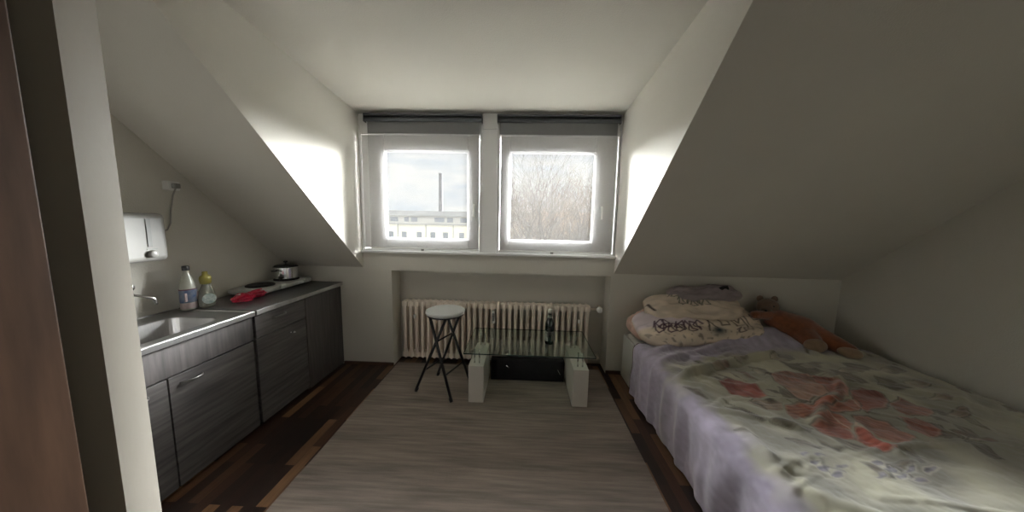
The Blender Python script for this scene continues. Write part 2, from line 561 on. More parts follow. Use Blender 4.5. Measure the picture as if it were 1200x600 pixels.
# ------------------------------------------------------------------ roller blinds
def blind(x0, x1, label):
    b = empty('roller_blind', ((x0 + x1) / 2, Y0 - .05, 2.40), label, 'roller blind', 'roller blinds over the two windows')
    bm = BM()
    prof = [(.022, x0 - .0), (.022, x1)]
    rings = []
    lathe(bm, [(.021, x0 + .004), (.021, x1 - .004)], 0, 0, 20, axis='X', c3=(0, Y0 - .045, 2.408))
    obj('roller_tube', bm, M['roller'], b, smooth=False)
    obj('head_rail', boxes((x0, x1, Y0 - .075, Y0 - .015, 2.437, 2.452)), M['roller'], b, bevel=.003)
    for x in (x0, x1):
        s = 1 if x == x0 else -1
        obj('end_bracket', boxes((min(x, x + s * .004), max(x, x + s * .004), Y0 - .072, Y0 - .018, 2.38, 2.437)), M['roller'], b, bevel=.001)
    yf = Y0 - .04
    obj('top_band', boxes((x0 + .022, x1 - .022, yf - .0022, yf - .0006, 2.285, 2.40)), M['screen_band'], b)  # separate darker, nearly opaque strip across the top of the blind
    # fabric as a thin sheet with a gentle wave
    bm = BM()
    nx, nz = 24, 30
    g = [[bm.verts.new((x0 + .022 + (x1 - x0 - .044) * i / nx,
                        yf + .0015 * math.sin(i * .9 + j * .12), 2.40 - (2.40 - 1.222) * j / nz)) for i in range(nx + 1)] for j in range(nz + 1)]
    for j in range(nz):
        for i in range(nx):
            bm.faces.new((g[j][i], g[j][i + 1], g[j + 1][i + 1], g[j + 1][i]))
    obj('screen_fabric', bm, M['screen'], b, smooth=True)
    bm = BM(); tube(bm, [(x0 + .022, yf, 1.216), (x1 - .022, yf, 1.216)], .0075, 10)
    obj('hem_bar', bm, M['white_plastic'], b)
    xm = (x0 + x1) / 2 - .02
    obj('pull_tab', boxes((xm - .014, xm + .014, yf - .014, yf - .007, 1.196, 1.216)), M['grey_plastic'], b, bevel=.002)
    return b


blind(-1.495, -.40, 'grey see-through roller blind drawn down over the left window with the distant chimney')
blind(-.262, .847, 'grey see-through roller blind drawn down over the right window with bare branches')

# ------------------------------------------------------------------ radiator
rad = empty('radiator', (-.27, 2.97, 0), 'cream enamelled column radiator in the niche below the windows', 'radiator')
rx0, rx1, NS = -1.225, .690, 32
pitch = (rx1 - rx0) / NS
ry = 2.965


def rad_section(cx):
    bm = BM()
    zt, zb = .66, .085
    for yy in (ry - .034, ry + .034):
        def ring(w_, d_, z_): return rrect(cx - w_, cx + w_, yy - d_, yy + d_, z_, min(w_, d_) * .6, 3)
        loft(bm, [ring(.010, .010, zb - .020), ring(.0165, .018, zb - .010), ring(.0165, .018, zt), ring(.010, .010, zt + .010)], True, True)
    for z in (zb + .018, zt - .022):
        h = pitch / 2 - .0012
        loft(bm, [[(x_, y_, z_) for x_, y_, z_ in rrect(cx - h, cx + h, ry - .047, ry + .047, z - .024, .010, 3)],
                  rrect(cx - h, cx + h, ry - .047, ry + .047, z + .024, .010, 3)], True, True)
    return bm


s0 = obj('radiator_section', rad_section(rx0 + pitch / 2), M['radiator'], rad)
for i in range(1, NS):
    c = s0.copy(); COL.objects.link(c); c.parent = rad
    c.location = (pitch * i, 0, 0)
    ORG[c.name] = ORG[rad.name]


def allocator(x):
    a = obj('heat_cost_meter', boxes((x - .0165, x + .0165, ry - .085, ry - .055, .47, .605)), M['white_plastic'], rad, bevel=.004)
    a['label'] = 'white heat cost meter clipped on the columns'
    obj('meter_window', boxes((x - .009, x + .009, ry - .0865, ry - .084, .50, .58)), M['grey_plastic'], a)
    obj('meter_seal', boxes((x - .006, x + .006, ry - .088, ry - .0855, .545, .553)), M['black_plastic'], a)


allocator(-.282)
for x in (-1.09, .575):
    obj('mounting_clip', boxes((x - .010, x + .010, ry - .072, ry - .055, .50, .535)), M['white_plastic'], rad, bevel=.003)
bm = BM()
tube(bm, [(rx1, ry, .63), (rx1 + .05, ry, .63), (rx1 + .10, ry, .63), (rx1 + .12, ry + .02, .63), (rx1 + .12, Y0 + ND, .63)], .011, 10)
obj('supply_pipe', bm, M['radiator'], rad, smooth=True)
bm = BM()
tube(bm, [(rx1, ry, .115), (rx1 + .10, ry, .10), (rx1 + .12, ry + .02, .10), (rx1 + .12, Y0 + ND, .10)], .011, 10)
obj('return_pipe', bm, M['radiator'], rad, smooth=True)
bm = BM()
lathe(bm, [(.012, -.0), (.024, .012), (.026, .045), (.022, .062), (.012, .068)], 0, 0, 18, axis='Y', c3=(rx1 + .085, ry - .012, .635))
obj('valve_knob', bm, M['white_plastic'], rad, smooth=True)
for x in (rx0 + .25, rx1 - .25):
    bm = BM()
    tube(bm, [(x, Y0 + ND, .16), (x, ry, .075)], .009, 8)
    box(bm, x - .012, x + .012, ry - .02, ry + .02, 0.0, .09)
    obj('radiator_foot', bm, M['radiator'], rad)

# ------------------------------------------------------------------ rug
bm = BM()
nx, ny = 60, 60
RX0, RX1, RY0, RY1 = -1.275, .80, .35, 2.92
g = []
for j in range(ny + 1):
    row = []
    for i in range(nx + 1):
        u, v = i / nx, j / ny
        x = RX0 + (RX1 - RX0) * u
        y = RY0 + (RY1 - RY0) * v
        if i in (0, nx): x += .004 * mnoise.noise(Vector((x, y * 9, 3)))
        z = .008 + .0008 * mnoise.noise(Vector((x * 3, y * 3, 0)))
        row.append(bm.verts.new((x, y, z)))
    g.append(row)
for j in range(ny):
    for i in range(nx):
        bm.faces.new((g[j][i], g[j][i + 1], g[j + 1][i + 1], g[j + 1][i]))
r = bmesh.ops.extrude_face_region(bm, geom=bm.faces[:])
for v in [e for e in r['geom'] if isinstance(e, bmesh.types.BMVert)]:
    v.co.z = 0.0
tag(obj('rug', bm, M['rug'], smooth=False), 'large taupe brushed rug on the dark strip floor', 'rug')

# ------------------------------------------------------------------ kitchenette
KB = WL + .01


def handle_bow(parent, y0, y1, z, x, name='handle', m=None):
    bm = BM()
    n = 8
    pts = [(x, y0, z)] + [(x + .028 * math.sin(PI * k / n) ** .5, y0 + (y1 - y0) * k / n, z) for k in range(1, n)] + [(x, y1, z)]
    tube(bm, pts, .0055, 8)
    return obj(name, bm, m or M['pewter'], parent, smooth=True)


# sink unit
su = empty('sink_cabinet', (-2.08, 1.42, 0), 'dark wood grain sink cabinet nearest the doorway with two doors', 'kitchen cabinet')
SY0, SY1 = .93, 1.882
part('body', M['grain_h'], su, [(KB, KX - .022, SY0, SY0 + .018, .03, .80), (KB, KX - .022, SY1 - .018, SY1, .03, .80), (KB, KX - .022, SY0 + .018, SY1 - .018, .03, .05), (KB, KB + .01, SY0 + .018, SY1 - .018, .05, .80)])
part('plinth', M['gap'], su, [(KB, KX - .05, SY0 + .01, SY1 - .01, 0, .03)])
part('fascia', M['grain_v'], su, [(KX - .02, KX - .002, SY0 + .001, SY1 - .001, .657, .818)], bevel=.001)
ym = 1.385
for a, b, hy in ((SY0 + .002, ym - .004, (1.20, 1.30)), (ym + .004, SY1 - .003, (1.44, 1.55))):
    dd = part('door', M['grain_h'], su, [(KX - .02, KX - .002, a, b, .032, .648)], bevel=.001)
    handle_bow(dd, hy[0], hy[1], .60, KX - .004)

# steel sink top with a pressed basin
st = empty('sink', (-2.08, 1.42, .82), 'stainless steel sink top with pressed basin on the nearest cabinet', 'sink')
tx0, tx1, ty0, ty1, tz = WL + .004, KX + .022, SY0, SY1, .862
bx0, bx1, by0, by1 = -2.205, -1.885, 1.16, 1.74


def rect_like(x0, x1, y0, y1, z, n=6):
    return rrect(x0, x1, y0, y1, z, .004, n)


bm = BM()
loft(bm, [rect_like(tx0, tx1, ty0, ty1, tz - .034), rect_like(tx0, tx1, ty0, ty1, tz - .004), rect_like(tx0 + .004, tx1 - .004, ty0 + .004, ty1 - .004, tz),
          rect_like(tx0 + .014, tx1 - .014, ty0 + .014, ty1 - .014, tz), rect_like(tx0 + .018, tx1 - .018, ty0 + .018, ty1 - .018, tz - .006),
          rrect(bx0 - .008, bx1 + .008, by0 - .008, by1 + .008, tz - .006, .068), rrect(bx0, bx1, by0, by1, tz - .012, .06),
          rrect(bx0 + .012, bx1 - .012, by0 + .012, by1 - .012, tz - .13, .06), rrect(bx0 + .04, bx1 - .04, by0 + .04, by1 - .04, tz - .15, .05)])
tp = obj('basin_top', bm, M['steel'], st, smooth=False, fix=False)
bm = BM(); lathe(bm, [(.04, tz - .149), (.045, tz - .146), (.02, tz - .147), (.003, tz - .1475)], (bx0 + bx1) / 2, 1.36, 20)
obj('drain', bm, M['chrome'], st, smooth=True)
obj('front_edge', boxes((tx1 - .002, tx1 + .002, ty0, ty1, tz - .034, tz - .004)), M['steel'], st, bevel=.001)

# second cabinet (drawer and door)
k2 = empty('drawer_cabinet', (-2.08, 2.13, 0), 'dark wood grain cabinet with drawer and locked door in the middle of the run', 'kitchen cabinet')
a, b = 1.902, 2.372
part('body', M['grain_h'], k2, [(KB, KX - .022, a, a + .018, .03, .82), (KB, KX - .022, b - .018, b, .03, .82), (KB, KX - .022, a + .018, b - .018, .03, .05), (KB, KX - .022, a + .018, b - .018, .80, .82)])
part('plinth', M['gap'], k2, [(KB, KX - .05, a + .01, b - .01, 0, .03)])
dr = part('drawer', M['grain_h'], k2, [(KX - .02, KX - .002, a + .002, b - .003, .655, .815)], bevel=.001)
handle_bow(dr, 2.045, 2.165, .765, KX - .004)
dd = part('door', M['grain_h'], k2, [(KX - .02, KX - .002, a + .002, b - .003, .032, .650)], bevel=.001)
bm = BM(); lathe(bm, [(.009, 0), (.011, .006), (.006, .010), (.004, .028), (.011, .030), (.011, .034)], 0, 0, 14, axis='X', c3=(KX - .002, 2.20, .59))
k = obj('knob', bm, M['chrome'], dd, smooth=True)

# far cabinet with vertical grain, fitted to the wall
k3 = empty('end_cabinet', (-2.08, 2.62, 0), 'dark cabinet with vertical grain at the end against the window wall', 'kitchen cabinet')
a, b = 2.376, Y0 - .004
part('body', M['grain_v'], k3, [(KB, KX - .022, a, a + .018, .0, .82), (KB, KX - .022, b - .018, b, .0, .82), (KB, KX - .022, a + .018, b - .018, .80, .82)])
part('door', M['grain_v'], k3, [(KX - .02, KX - .002, a + .002, b, .012, .815)], bevel=.001)

# worktop over cabinets two and three
wt = obj('worktop', boxes((WL + .004, KX + .016, 1.898, Y0 - .003, .824, .860)), M['worktop'], bevel=.003)
tag(wt, 'dark laminate worktop over the two far cabinets', 'worktop')
part('front_edge', M['edge'], wt, [(KX + .0155, KX + .020, 1.898, Y0 - .003, .826, .8585)], bevel=.002)

# water heater on the wall
wh = empty('water_heater', (-2.28, 1.6, 1.215), 'white wall-mounted water boiler with a sight gauge above the sink', 'water heater')
obj('casing', boxes((WL + .003, -2.20, 1.44, 1.765, 1.215, 1.503)), M['heater'], wh, bevel=.03, seg=4)
obj('water_gauge', boxes((-2.201, -2.196, 1.656, 1.679, 1.305, 1.468)), M['grey_plastic'], wh, bevel=.002)
bm = BM(); lathe(bm, [(.022, 0), (.021, .016), (.016, .020)], 0, 0, 20, axis='X', c3=(-2.20, 1.672, 1.262))
obj('temperature_dial', bm, M['heater'], wh, smooth=True)
obj('scale_strip', boxes((-2.2005, -2.198, 1.652, 1.70, 1.288, 1.293)), M['grey_plastic'], wh)

fa = empty('faucet', (-2.34, 1.54, 1.10), 'chrome wall tap with a long swivel spout over the basin', 'faucet')
bm = BM()
lathe(bm, [(.026, 0), (.026, .008), (.016, .012), (.016, .07)], 0, 0, 18, axis='X', c3=(WL + .002, 1.50, 1.075))
box(bm, WL + .06, WL + .10, 1.42, 1.58, 1.055, 1.095)
obj('tap_body', bm, M['chrome'], fa, bevel=.006)
bm = BM()
tube(bm, [(WL + .08, 1.50, 1.055), (WL + .10, 1.51, 1.05), (-2.235, 1.57, 1.04), (-2.205, 1.64, 1.005), (-2.200, 1.655, .995), (-2.197, 1.662, .958)], .0085, 10)
obj('spout', bm, M['chrome'], fa, smooth=True)
for yy in (1.42, 1.58):
    bm = BM(); lathe(bm, [(.012, 0), (.02, .01), (.02, .028), (.014, .032)], 0, 0, 14, axis='X', c3=(WL + .10, yy, 1.075))
    obj('tap_knob', bm, M['chrome'], fa, smooth=True)
bm = BM(); tube(bm, [(WL + .08, 1.53, 1.09), (WL + .08, 1.53, 1.213)], .007, 8)
obj('riser_pipe', bm, M['chrome'], fa)

sk = empty('wall_socket', (WL, 1.92, 1.67), 'small white socket box on the left wall above the boiler', 'socket')
obj('socket_box', boxes((WL + .001, WL + .045, 1.885, 1.955, 1.655, 1.715)), M['white_plastic'], sk, bevel=.005)
obj('plug', boxes((WL + .045, WL + .075, 1.90, 1.935, 1.668, 1.70)), M['grey_plastic'], sk, bevel=.006)
bm = BM()
tube(bm, [(WL + .055, 1.918, 1.67), (WL + .03, 1.918, 1.62), (WL + .012, 1.912, 1.52), (WL + .010, 1.905, 1.44), (WL + .012, 1.88, 1.395), (WL + .03, 1.82, 1.385), (WL + .05, 1.767, 1.39)], .0045, 6)
tag(obj('power_cable', bm, M['cable'], smooth=True), 'thin grey cable hanging from the wall socket down to the boiler', 'cable')

# ------------------------------------------------------------------ things on the worktop
bx, by, zt = -2.245, 1.875, .8625
bt = empty('detergent_bottle', (bx, by, zt), 'large milky plastic bottle with black cap and blue label by the sink', 'bottle')
bm = BM(); lathe(bm, [(.05, zt), (.056, zt + .006), (.057, zt + .05), (.056, zt + .13), (.057, zt + .15), (.05, zt + .18), (.032, zt + .225), (.02, zt + .25), (.019, zt + .268)], bx, by, 28, sx=.8, sy=1.0)
obj('bottle_body', bm, M['milky'], bt, smooth=True)
bm = BM(); lathe(bm, [(.0585, zt + .052), (.059, zt + .054), (.059, zt + .134), (.0585, zt + .136)], bx, by, 28, sx=.8)
lb = obj('bottle_label', bm, M['blue_label'], bt, smooth=True)
bm = BM(); lathe(bm, [(.0578, zt + .012), (.0582, zt + .014), (.0582, zt + .048), (.0578, zt + .05)], bx, by, 28, sx=.8)
obj('lower_band', bm, M['pale_band'], bt, smooth=True)
bm = BM(); lathe(bm, [(.0595, zt + .136), (.0595, zt + .143)], bx, by, 28, sx=.8)
obj('upper_stripe', bm, M['maroon'], bt, smooth=True)
for an in (-.85, .65):
    cx, cy = bx + .0492 * math.cos(an), by + .0605 * math.sin(an)
    obj('label_print', boxes((cx - .003, cx + .003, cy - .009, cy + .009, zt + .062, zt + .118)), M['pale_band'], bt)
bm = BM(); lathe(bm, [(.0235, zt + .266), (.024, zt + .270), (.0235, zt + .292), (.02, zt + .296)], bx, by, 24)
obj('bottle_cap', bm, M['black_plastic'], bt, smooth=True)
bt.scale = (.80, .80, 1.0)

sx_, sy_ = -2.205, 1.955
zs_ = .8605
so = empty('dish_soap_bottle', (sx_, sy_, zs_), 'clear pear-shaped dish soap bottle with yellow top and round label', 'bottle')
bm = BM(); lathe(bm, [(.045, zs_), (.052, zs_ + .008), (.056, zs_ + .04), (.053, zs_ + .08), (.042, zs_ + .12), (.028, zs_ + .15), (.022, zs_ + .165)], sx_, sy_, 26, sx=.6)
obj('bottle_body', bm, M['soap'], so, smooth=True)
bm = BM(); lathe(bm, [(.022, zs_ + .160), (.034, zs_ + .168), (.037, zs_ + .20), (.033, zs_ + .215), (.018, zs_ + .225), (.016, zs_ + .245), (.012, zs_ + .248)], sx_, sy_, 26, sx=.7)
obj('bottle_cap', bm, M['yellow'], so, smooth=True)
bm = BM()
dirv = Vector((1, -.55, 0)).normalized(); side = Vector((.55, 1, 0)).normalized()
cc = Vector((sx_, sy_, zs_ + .062)) + dirv * .042
ring = [cc + side * (.036 * math.cos(2 * PI * k / 28)) + Vector((0, 0, .036 * math.sin(2 * PI * k / 28))) for k in range(28)]
A = [bm.verts.new(p) for p in ring]; B = [bm.verts.new(p + dirv * .003) for p in ring]
bm.faces.new(A); bm.faces.new(B)
for k in range(28): bm.faces.new((A[k], B[k], B[(k + 1) % 28], A[(k + 1) % 28]))
obj('bottle_label', bm, M['soap_label'], so)

# double hot plate
hp = empty('hot_plate', (-2.2, 2.53, .86), 'white two-burner portable hot plate on the far worktop', 'hot plate')
bm = BM()
loft(bm, [rrect(-2.335, -2.085, 2.225, 2.825, .872, .03), rrect(-2.343, -2.078, 2.215, 2.833, .885, .035), rrect(-2.343, -2.078, 2.215, 2.833, .905, .035), rrect(-2.33, -2.09, 2.228, 2.82, .915, .03)], True, True)
obj('casing', bm, M['hob_white'], hp, smooth=False)
for yy in (2.385, 2.665):
    bm = BM(); lathe(bm, [(.10, .914), (.10, .922), (.09, .928), (.02, .928), (.018, .925)], -2.21, yy, 30)
    obj('burner', bm, M['hob_plate'], hp, smooth=False)
    bm = BM(); lathe(bm, [(.014, 0), (.016, .004), (.014, .018)], 0, 0, 14, axis='X', c3=(-2.079, yy + .05, .894))
    obj('control_knob', bm, M['hob_white'], hp)
for xx in (-2.31, -2.11):
    for yy in (2.26, 2.79):
        bm = BM(); lathe(bm, [(.012, .8605), (.012, .873)], xx, yy, 10)
        obj('rubber_foot', bm, M['black_plastic'], hp)

po = empty('cooking_pot', (-2.21, 2.66, .928), 'stainless steel cooking pot with a dark lid on the hot plate', 'pot')
bm = BM(); lathe(bm, [(.085, .9285), (.095, .934), (.097, 1.03), (.101, 1.034), (.099, 1.037), (.093, 1.034)], -2.21, 2.665, 36)
obj('pot_body', bm, M['chrome'], po, smooth=False)
bm = BM(); lathe(bm, [(.098, 1.037), (.085, 1.05), (.05, 1.059), (.01, 1.061)], -2.21, 2.665, 36)
obj('lid', bm, M['lid_glass'], po, smooth=True)
bm = BM(); lathe(bm, [(.006, 1.06), (.008, 1.072), (.018, 1.076), (.018, 1.086), (.01, 1.089)], -2.21, 2.665, 16)
obj('lid_knob', bm, M['black_plastic'], po, smooth=True)
for s in (-1, 1):
    bm = BM(); y = 2.665 + s * .094
    tube(bm, [(-2.24, y, 1.005), (-2.24, y + s * .03, 1.01), (-2.18, y + s * .03, 1.01), (-2.18, y, 1.005)], .006, 8)
    obj('pot_handle', bm, M['black_plastic'], po, smooth=True)

# crumpled red plastic bag
bm = BM()
bmesh.ops.create_icosphere(bm, subdivisions=5, radius=1)
for v in bm.verts:
    p = v.co.copy()
    q = mnoise.noise(p * 2.1 + Vector((3, 1, 7))) * .55 + abs(mnoise.noise(p * 4.6)) * .45
    s = 1 + q * .75
    lobe = 1 - .35 * math.exp(-(p.y * 3 - .3) ** 2)
    v.co = Vector((-2.105 + p.x * .062 * s * lobe, 2.17 + p.y * .125 * (1 + q * .3), max(.861, .885 + p.z * .034 * s * lobe + p.y * .008)))
rb = obj('plastic_bag', bm, M['red_bag'], smooth=False)
tag(rb, 'crumpled shiny red plastic bag lying in front of the hot plate', 'bag')
bm = BM(); box(bm, -2.115, -2.085, 2.075, 2.105, .9135, .9150)
pt = obj('paper_tag', bm, M['white_plastic'], rb)

# ------------------------------------------------------------------ stool
stl = empty('folding_stool', (-.65, 2.47, 0), 'tall folding bar stool with round white seat and crossed black legs', 'stool')
sc = Vector((-.655, 2.47, 0))
bm = BM(); lathe(bm, [(.02, .700), (.155, .700), (.166, .706), (.169, .716), (.166, .726), (.155, .731), (.02, .732)], sc.x, sc.y, 48)
obj('seat', bm, M['stool_top'], stl, smooth=False, bevel=0)
bm = BM(); lathe(bm, [(.150, .690), (.158, .690), (.158, .702), (.150, .702)], sc.x, sc.y, 40)
obj('seat_ring', bm, M['black_metal'], stl)
u = Vector((.37, .93, 0)); w = Vector((.93, -.37, 0))
cz = Vector((-.675, 2.48, .009))
zt_ = .697
frames = []
for s in (-1, 1):                       # s=-1: feet on the left, tops on the right
    feet = [cz + w * (.185 * s) + u * (.15 * k) for k in (-1, 1)]
    tops = [sc + w * (-.085 * s) + u * (.105 * k) + Vector((0, 0, zt_)) for k in (-1, 1)]
    for f_, t_ in zip(feet, tops):
        bm = BM(); tube(bm, [f_ + Vector((0, 0, .012)), t_], .0118, 10)
        lg = obj('leg', bm, M['black_metal'], stl, smooth=True)
        bm = BM(); tube(bm, [f_ + Vector((0, 0, .003)), f_.lerp(t_, .05) + Vector((0, 0, .0))], .0145, 10)
        obj('rubber_foot', bm, M['black_plastic'], lg, smooth=True)
    for fr in (.30,):
        bm = BM(); tube(bm, [feet[0].lerp(tops[0], fr), feet[1].lerp(tops[1], fr)], .007, 8)
        obj('stretcher', bm, M['black_metal'], stl)
    bm = BM(); tube(bm, [tops[0], tops[1]], .009, 8)
    obj('seat_bar', bm, M['black_metal'], stl)
c1 = (cz + w * -.185 + u * -.15).lerp(sc + w * .085 + u * -.105 + Vector((0, 0, zt_)), .69)
c2 = (cz + w * -.185 + u * .15).lerp(sc + w * .085 + u * .105 + Vector((0, 0, zt_)), .69)
bm = BM(); tube(bm, [c1, c2], .007, 8)
obj('pivot_rod', bm, M['black_metal'], stl)

# ------------------------------------------------------------------ coffee table
ct = empty('coffee_table', (.07, 2.53, 0), 'low glass coffee table on two white block legs', 'coffee table')
gx0, gx1, gy0, gy1, gz0, gz1 = -.450, .590, 2.235, 2.80, .4455, .4535
bm = BM(); prism(bm, [(gx0, gy0), (gx1, gy0), (gx1 - .0, gy1), (gx0 + .0, gy1)], 2, gz0, gz1)
gt = obj('glass_top', bm, M['table_glass'], ct)
e = .002
obj('glass_rim', boxes((gx0 - e, gx1 + e, gy0 - e, gy0, gz0 - .0005, gz1), (gx0 - e, gx1 + e, gy1, gy1 + e, gz0, gz1), (gx0 - e, gx0, gy0, gy1, gz0, gz1), (gx1, gx1 + e, gy0, gy1, gz0, gz1)), M['glass_edge'], gt)
for x0, x1 in ((-.420, -.295), (.428, .552)):
    lg = obj('leg', boxes((x0, x1, 2.28, 2.755, .0095, .327)), M['table_white'], ct, bevel=.004)
    for yy in (2.335, 2.70):
        for dx in (.043, .082):
            bm = BM(); lathe(bm, [(.0065, .3265), (.0065, .4455)], x0 + dx, yy, 14)
            obj('glass_support_pin', bm, M['chrome'], lg, smooth=True)
# low black object underneath, kind unknown
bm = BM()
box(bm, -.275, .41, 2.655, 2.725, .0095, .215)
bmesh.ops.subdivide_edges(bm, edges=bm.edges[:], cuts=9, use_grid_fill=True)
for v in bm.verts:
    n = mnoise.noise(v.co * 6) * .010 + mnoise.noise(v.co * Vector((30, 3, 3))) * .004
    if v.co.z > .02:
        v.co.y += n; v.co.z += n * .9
sb = obj('black_object', bm, M['black_fabric'], smooth=True)
tag(sb, 'low black object under the glass coffee table', 'bag')
bm = BM(); tube(bm, [(-.13, 2.647, .155), (-.115, 2.642, .15), (-.105, 2.642, .135)], .004, 6)
obj('chrome_bit', bm, M['chrome'], sb)
bm = BM(); tube(bm, [(.35, 2.645, .13), (.375, 2.645, .085)], .003, 6)
obj('grey_bit', bm, M['grey_plastic'], sb)

# green bottle
gb = empty('glass_bottle', (.245, 2.49, .4537), 'dark green glass bottle with pale label on the coffee table', 'bottle')
z = .4540
bm = BM(); lathe(bm, [(.034, z), (.0385, z + .006), (.039, z + .15), (.037, z + .18), (.026, z + .215), (.0165, z + .235), (.0155, z + .285), (.017, z + .287), (.017, z + .297), (.012, z + .299)], .245, 2.49, 28)
obj('bottle_body', bm, M['bottle_green'], gb, smooth=True)
bm = BM(); lathe(bm, [(.0393, z + .030), (.0397, z + .031), (.0397, z + .115), (.0393, z + .116)], .245, 2.49, 28)
obj('label', bm, M['label'], gb, smooth=True)
obj('label_print', boxes((.232, .258, 2.4490, 2.4515, z + .03, z + .115)), M['bottle_green'], gb)
bm = BM(); lathe(bm, [(.0172, z + .27), (.0188, z + .275), (.0188, z + .30), (.016, z + .302)], .245, 2.49, 20)
obj('bottle_cap', bm, M['foil'], gb, smooth=True)
bm = BM(); lathe(bm, [(.020, z + .2265), (.0170, z + .24), (.0168, z + .255)], .245, 2.49, 20)
obj('neck_label', bm, M['label'], gb, smooth=True)

# ------------------------------------------------------------------ bed
bed = empty('bed', (1.92, 1.86, 0), 'wide bed with plain white side board against the right wall', 'bed')
BX0, BX1, BY0, BY1 = 1.005, 2.86, .78, 2.85
obj('side_board', boxes((BX0, BX0 + .02, BY0, BY1, 0, .425)), M['bedwhite'], bed, bevel=.002)
obj('side_board', boxes((BX1 - .02, BX1, BY0, BY1, 0, .425)), M['bedwhite'], bed, bevel=.002)
obj('headboard', boxes((BX0 + .02, BX1 - .02, BY1 - .02, BY1, 0, .425)), M['bedwhite'], bed, bevel=.002)
obj('footboard', boxes((BX0 + .02, BX1 - .02, BY0, BY0 + .02, 0, .425)), M['bedwhite'], bed, bevel=.002)
obj('mattress', boxes((BX0 + .022, BX1 - .022, BY0 + .022, BY1 - .022, .10, .448)), M['mattress'], bed, bevel=.03, seg=4)


def P2(pts, ox, oy, s, zz=.475):
    """survey points of the printed pattern laid onto the bed surface"""
    out = []
    for a_, b_ in pts:
        w_ = aim(ox + a_ / s, oy + b_ / s, 2, zz)
        out.append((w_.x, w_.y))
    return np.array(out)


def inpoly(X, Y, P):
    inside = np.zeros(X.shape, bool)
    n = len(P)
    j = n - 1
    for i in range(n):
        xi, yi = P[i]; xj, yj = P[j]
        if yi != yj:
            c = ((yi > Y) != (yj > Y)) & (X < (xj - xi) * (Y - yi) / (yj - yi) + xi)
            inside ^= c
        j = i
    return inside


def segdist(X, Y, P, closed=True):
    d = np.full(X.shape, 1e9)
    n = len(P)
    for i in range(n if closed else n - 1):
        ax, ay = P[i]; bx_, by_ = P[(i + 1) % n]
        vx, vy = bx_ - ax, by_ - ay
        L = vx * vx + vy * vy + 1e-12
        t = np.clip(((X - ax) * vx + (Y - ay) * vy) / L, 0, 1)
        d = np.minimum(d, np.hypot(X - ax - t * vx, Y - ay - t * vy))
    return d


_rng = np.random.RandomState(3)
_NT = _rng.rand(8, 128, 128)


def nz(x, y, k=0):
    """tileable value noise, smooth"""
    x = np.asarray(x, float); y = np.asarray(y, float)
    xi = np.floor(x).astype(int); yi = np.floor(y).astype(int)
    fx = x - xi; fy = y - yi
    fx = fx * fx * (3 - 2 * fx); fy = fy * fy * (3 - 2 * fy)
    t = _NT[k % 8]
    a = t[xi % 128, yi % 128]; b = t[(xi + 1) % 128, yi % 128]; c = t[xi % 128, (yi + 1) % 128]; d_ = t[(xi + 1) % 128, (yi + 1) % 128]
    return (a * (1 - fx) + b * fx) * (1 - fy) + (c * (1 - fx) + d_ * fx) * fy - .5


def grid_obj(name, V, C, m, parent=None, solid=0.0):
    """V (ny,nx,3) vertices, C (ny,nx,3) linear colours"""
    ny, nx = V.shape[:2]
    me = bpy.data.meshes.new(name)
    idx = np.arange(nx * ny).reshape(ny, nx)
    q = np.stack([idx[:-1, :-1], idx[:-1, 1:], idx[1:, 1:], idx[1:, :-1]], -1).reshape(-1, 4)
    me.from_pydata(V.reshape(-1, 3).tolist(), [], q.tolist())
    ca = me.color_attributes.new('Col', 'FLOAT_COLOR', 'POINT')
    cc = np.ones((nx * ny, 4)); cc[:, :3] = C.reshape(-1, 3)
    ca.data.foreach_set('color', cc.ravel())
    o = obj(name, me, m, parent, smooth=True)
    if solid:
        s = o.modifiers.new('solid', 'SOLIDIFY'); s.thickness = solid; s.offset = 1.0
    return o


# blanket: profile up the side of the bed and across the top
NU, NV = 400, 330
HT = .466
side = np.linspace(0, 1, 110)
s_side = side * (HT - .05 - .02)
nu2 = NU - 110 - 14
prof = [(BX0 - .022, .02 + s, 0.0) for s in s_side]
for k in range(1, 15):
    a_ = k / 15 * PI / 2
    prof.append((BX0 - .022 + .055 * (1 - math.cos(a_)), HT - .055 + .055 * math.sin(a_), 1.0))
for k in range(nu2):
    prof.append((BX0 + .034 + (BX1 + .02 - BX0 - .034) * k / (nu2 - 1), HT, 1.0))
prof = np.array(prof)
NU = len(prof)
VY = np.linspace(.70, 2.505, NV)
PX = np.tile(prof[:, 0], (NV, 1)); PZ = np.tile(prof[:, 1], (NV, 1))
YY = np.tile(VY[:, None], (1, NU))
YY = YY + np.clip((YY - 1.9) / .6, 0, 1) ** 1.5 * np.clip((PX - 1.05) / 1.1, 0, 1) * .24
top = np.clip((PZ - .30) / .16, 0, 1) * (PX > BX0 - .01)
topn = np.clip((PX - BX0) / .12, 0, 1)
hang = np.clip((HT - PZ) / .42, 0, 1)
# wrinkles
hgt = .020 * nz(PX * 3.0, YY * 3.2, 0) + .016 * nz(PX * 7 + YY * 2, YY * 9 - PX * 2, 1) + .007 * nz(PX * 20, YY * 24, 2)
hgt += .012 * np.abs(nz(PX * 5 - YY * 4, YY * 6 + PX * 3, 4)) * 2
hgt += .0035 * nz(PX * 55, YY * 55, 5)
_w = random.Random(4)
for _i in range(46):                        # short soft creases
    cx_, cy_, an_, l_ = _w.uniform(1.0, 2.8), _w.uniform(.8, 2.5), _w.uniform(-.9, .9), _w.uniform(.08, .30)
    dx_ = (PX - cx_) * math.cos(an_) + (YY - cy_) * math.sin(an_); dy_ = -(PX - cx_) * math.sin(an_) + (YY - cy_) * math.cos(an_) + .25 * dx_ ** 2
    hgt += _w.uniform(.006, .015) * np.exp(-(dx_ / l_) ** 2 - (dy_ / _w.uniform(.012, .028)) ** 2)


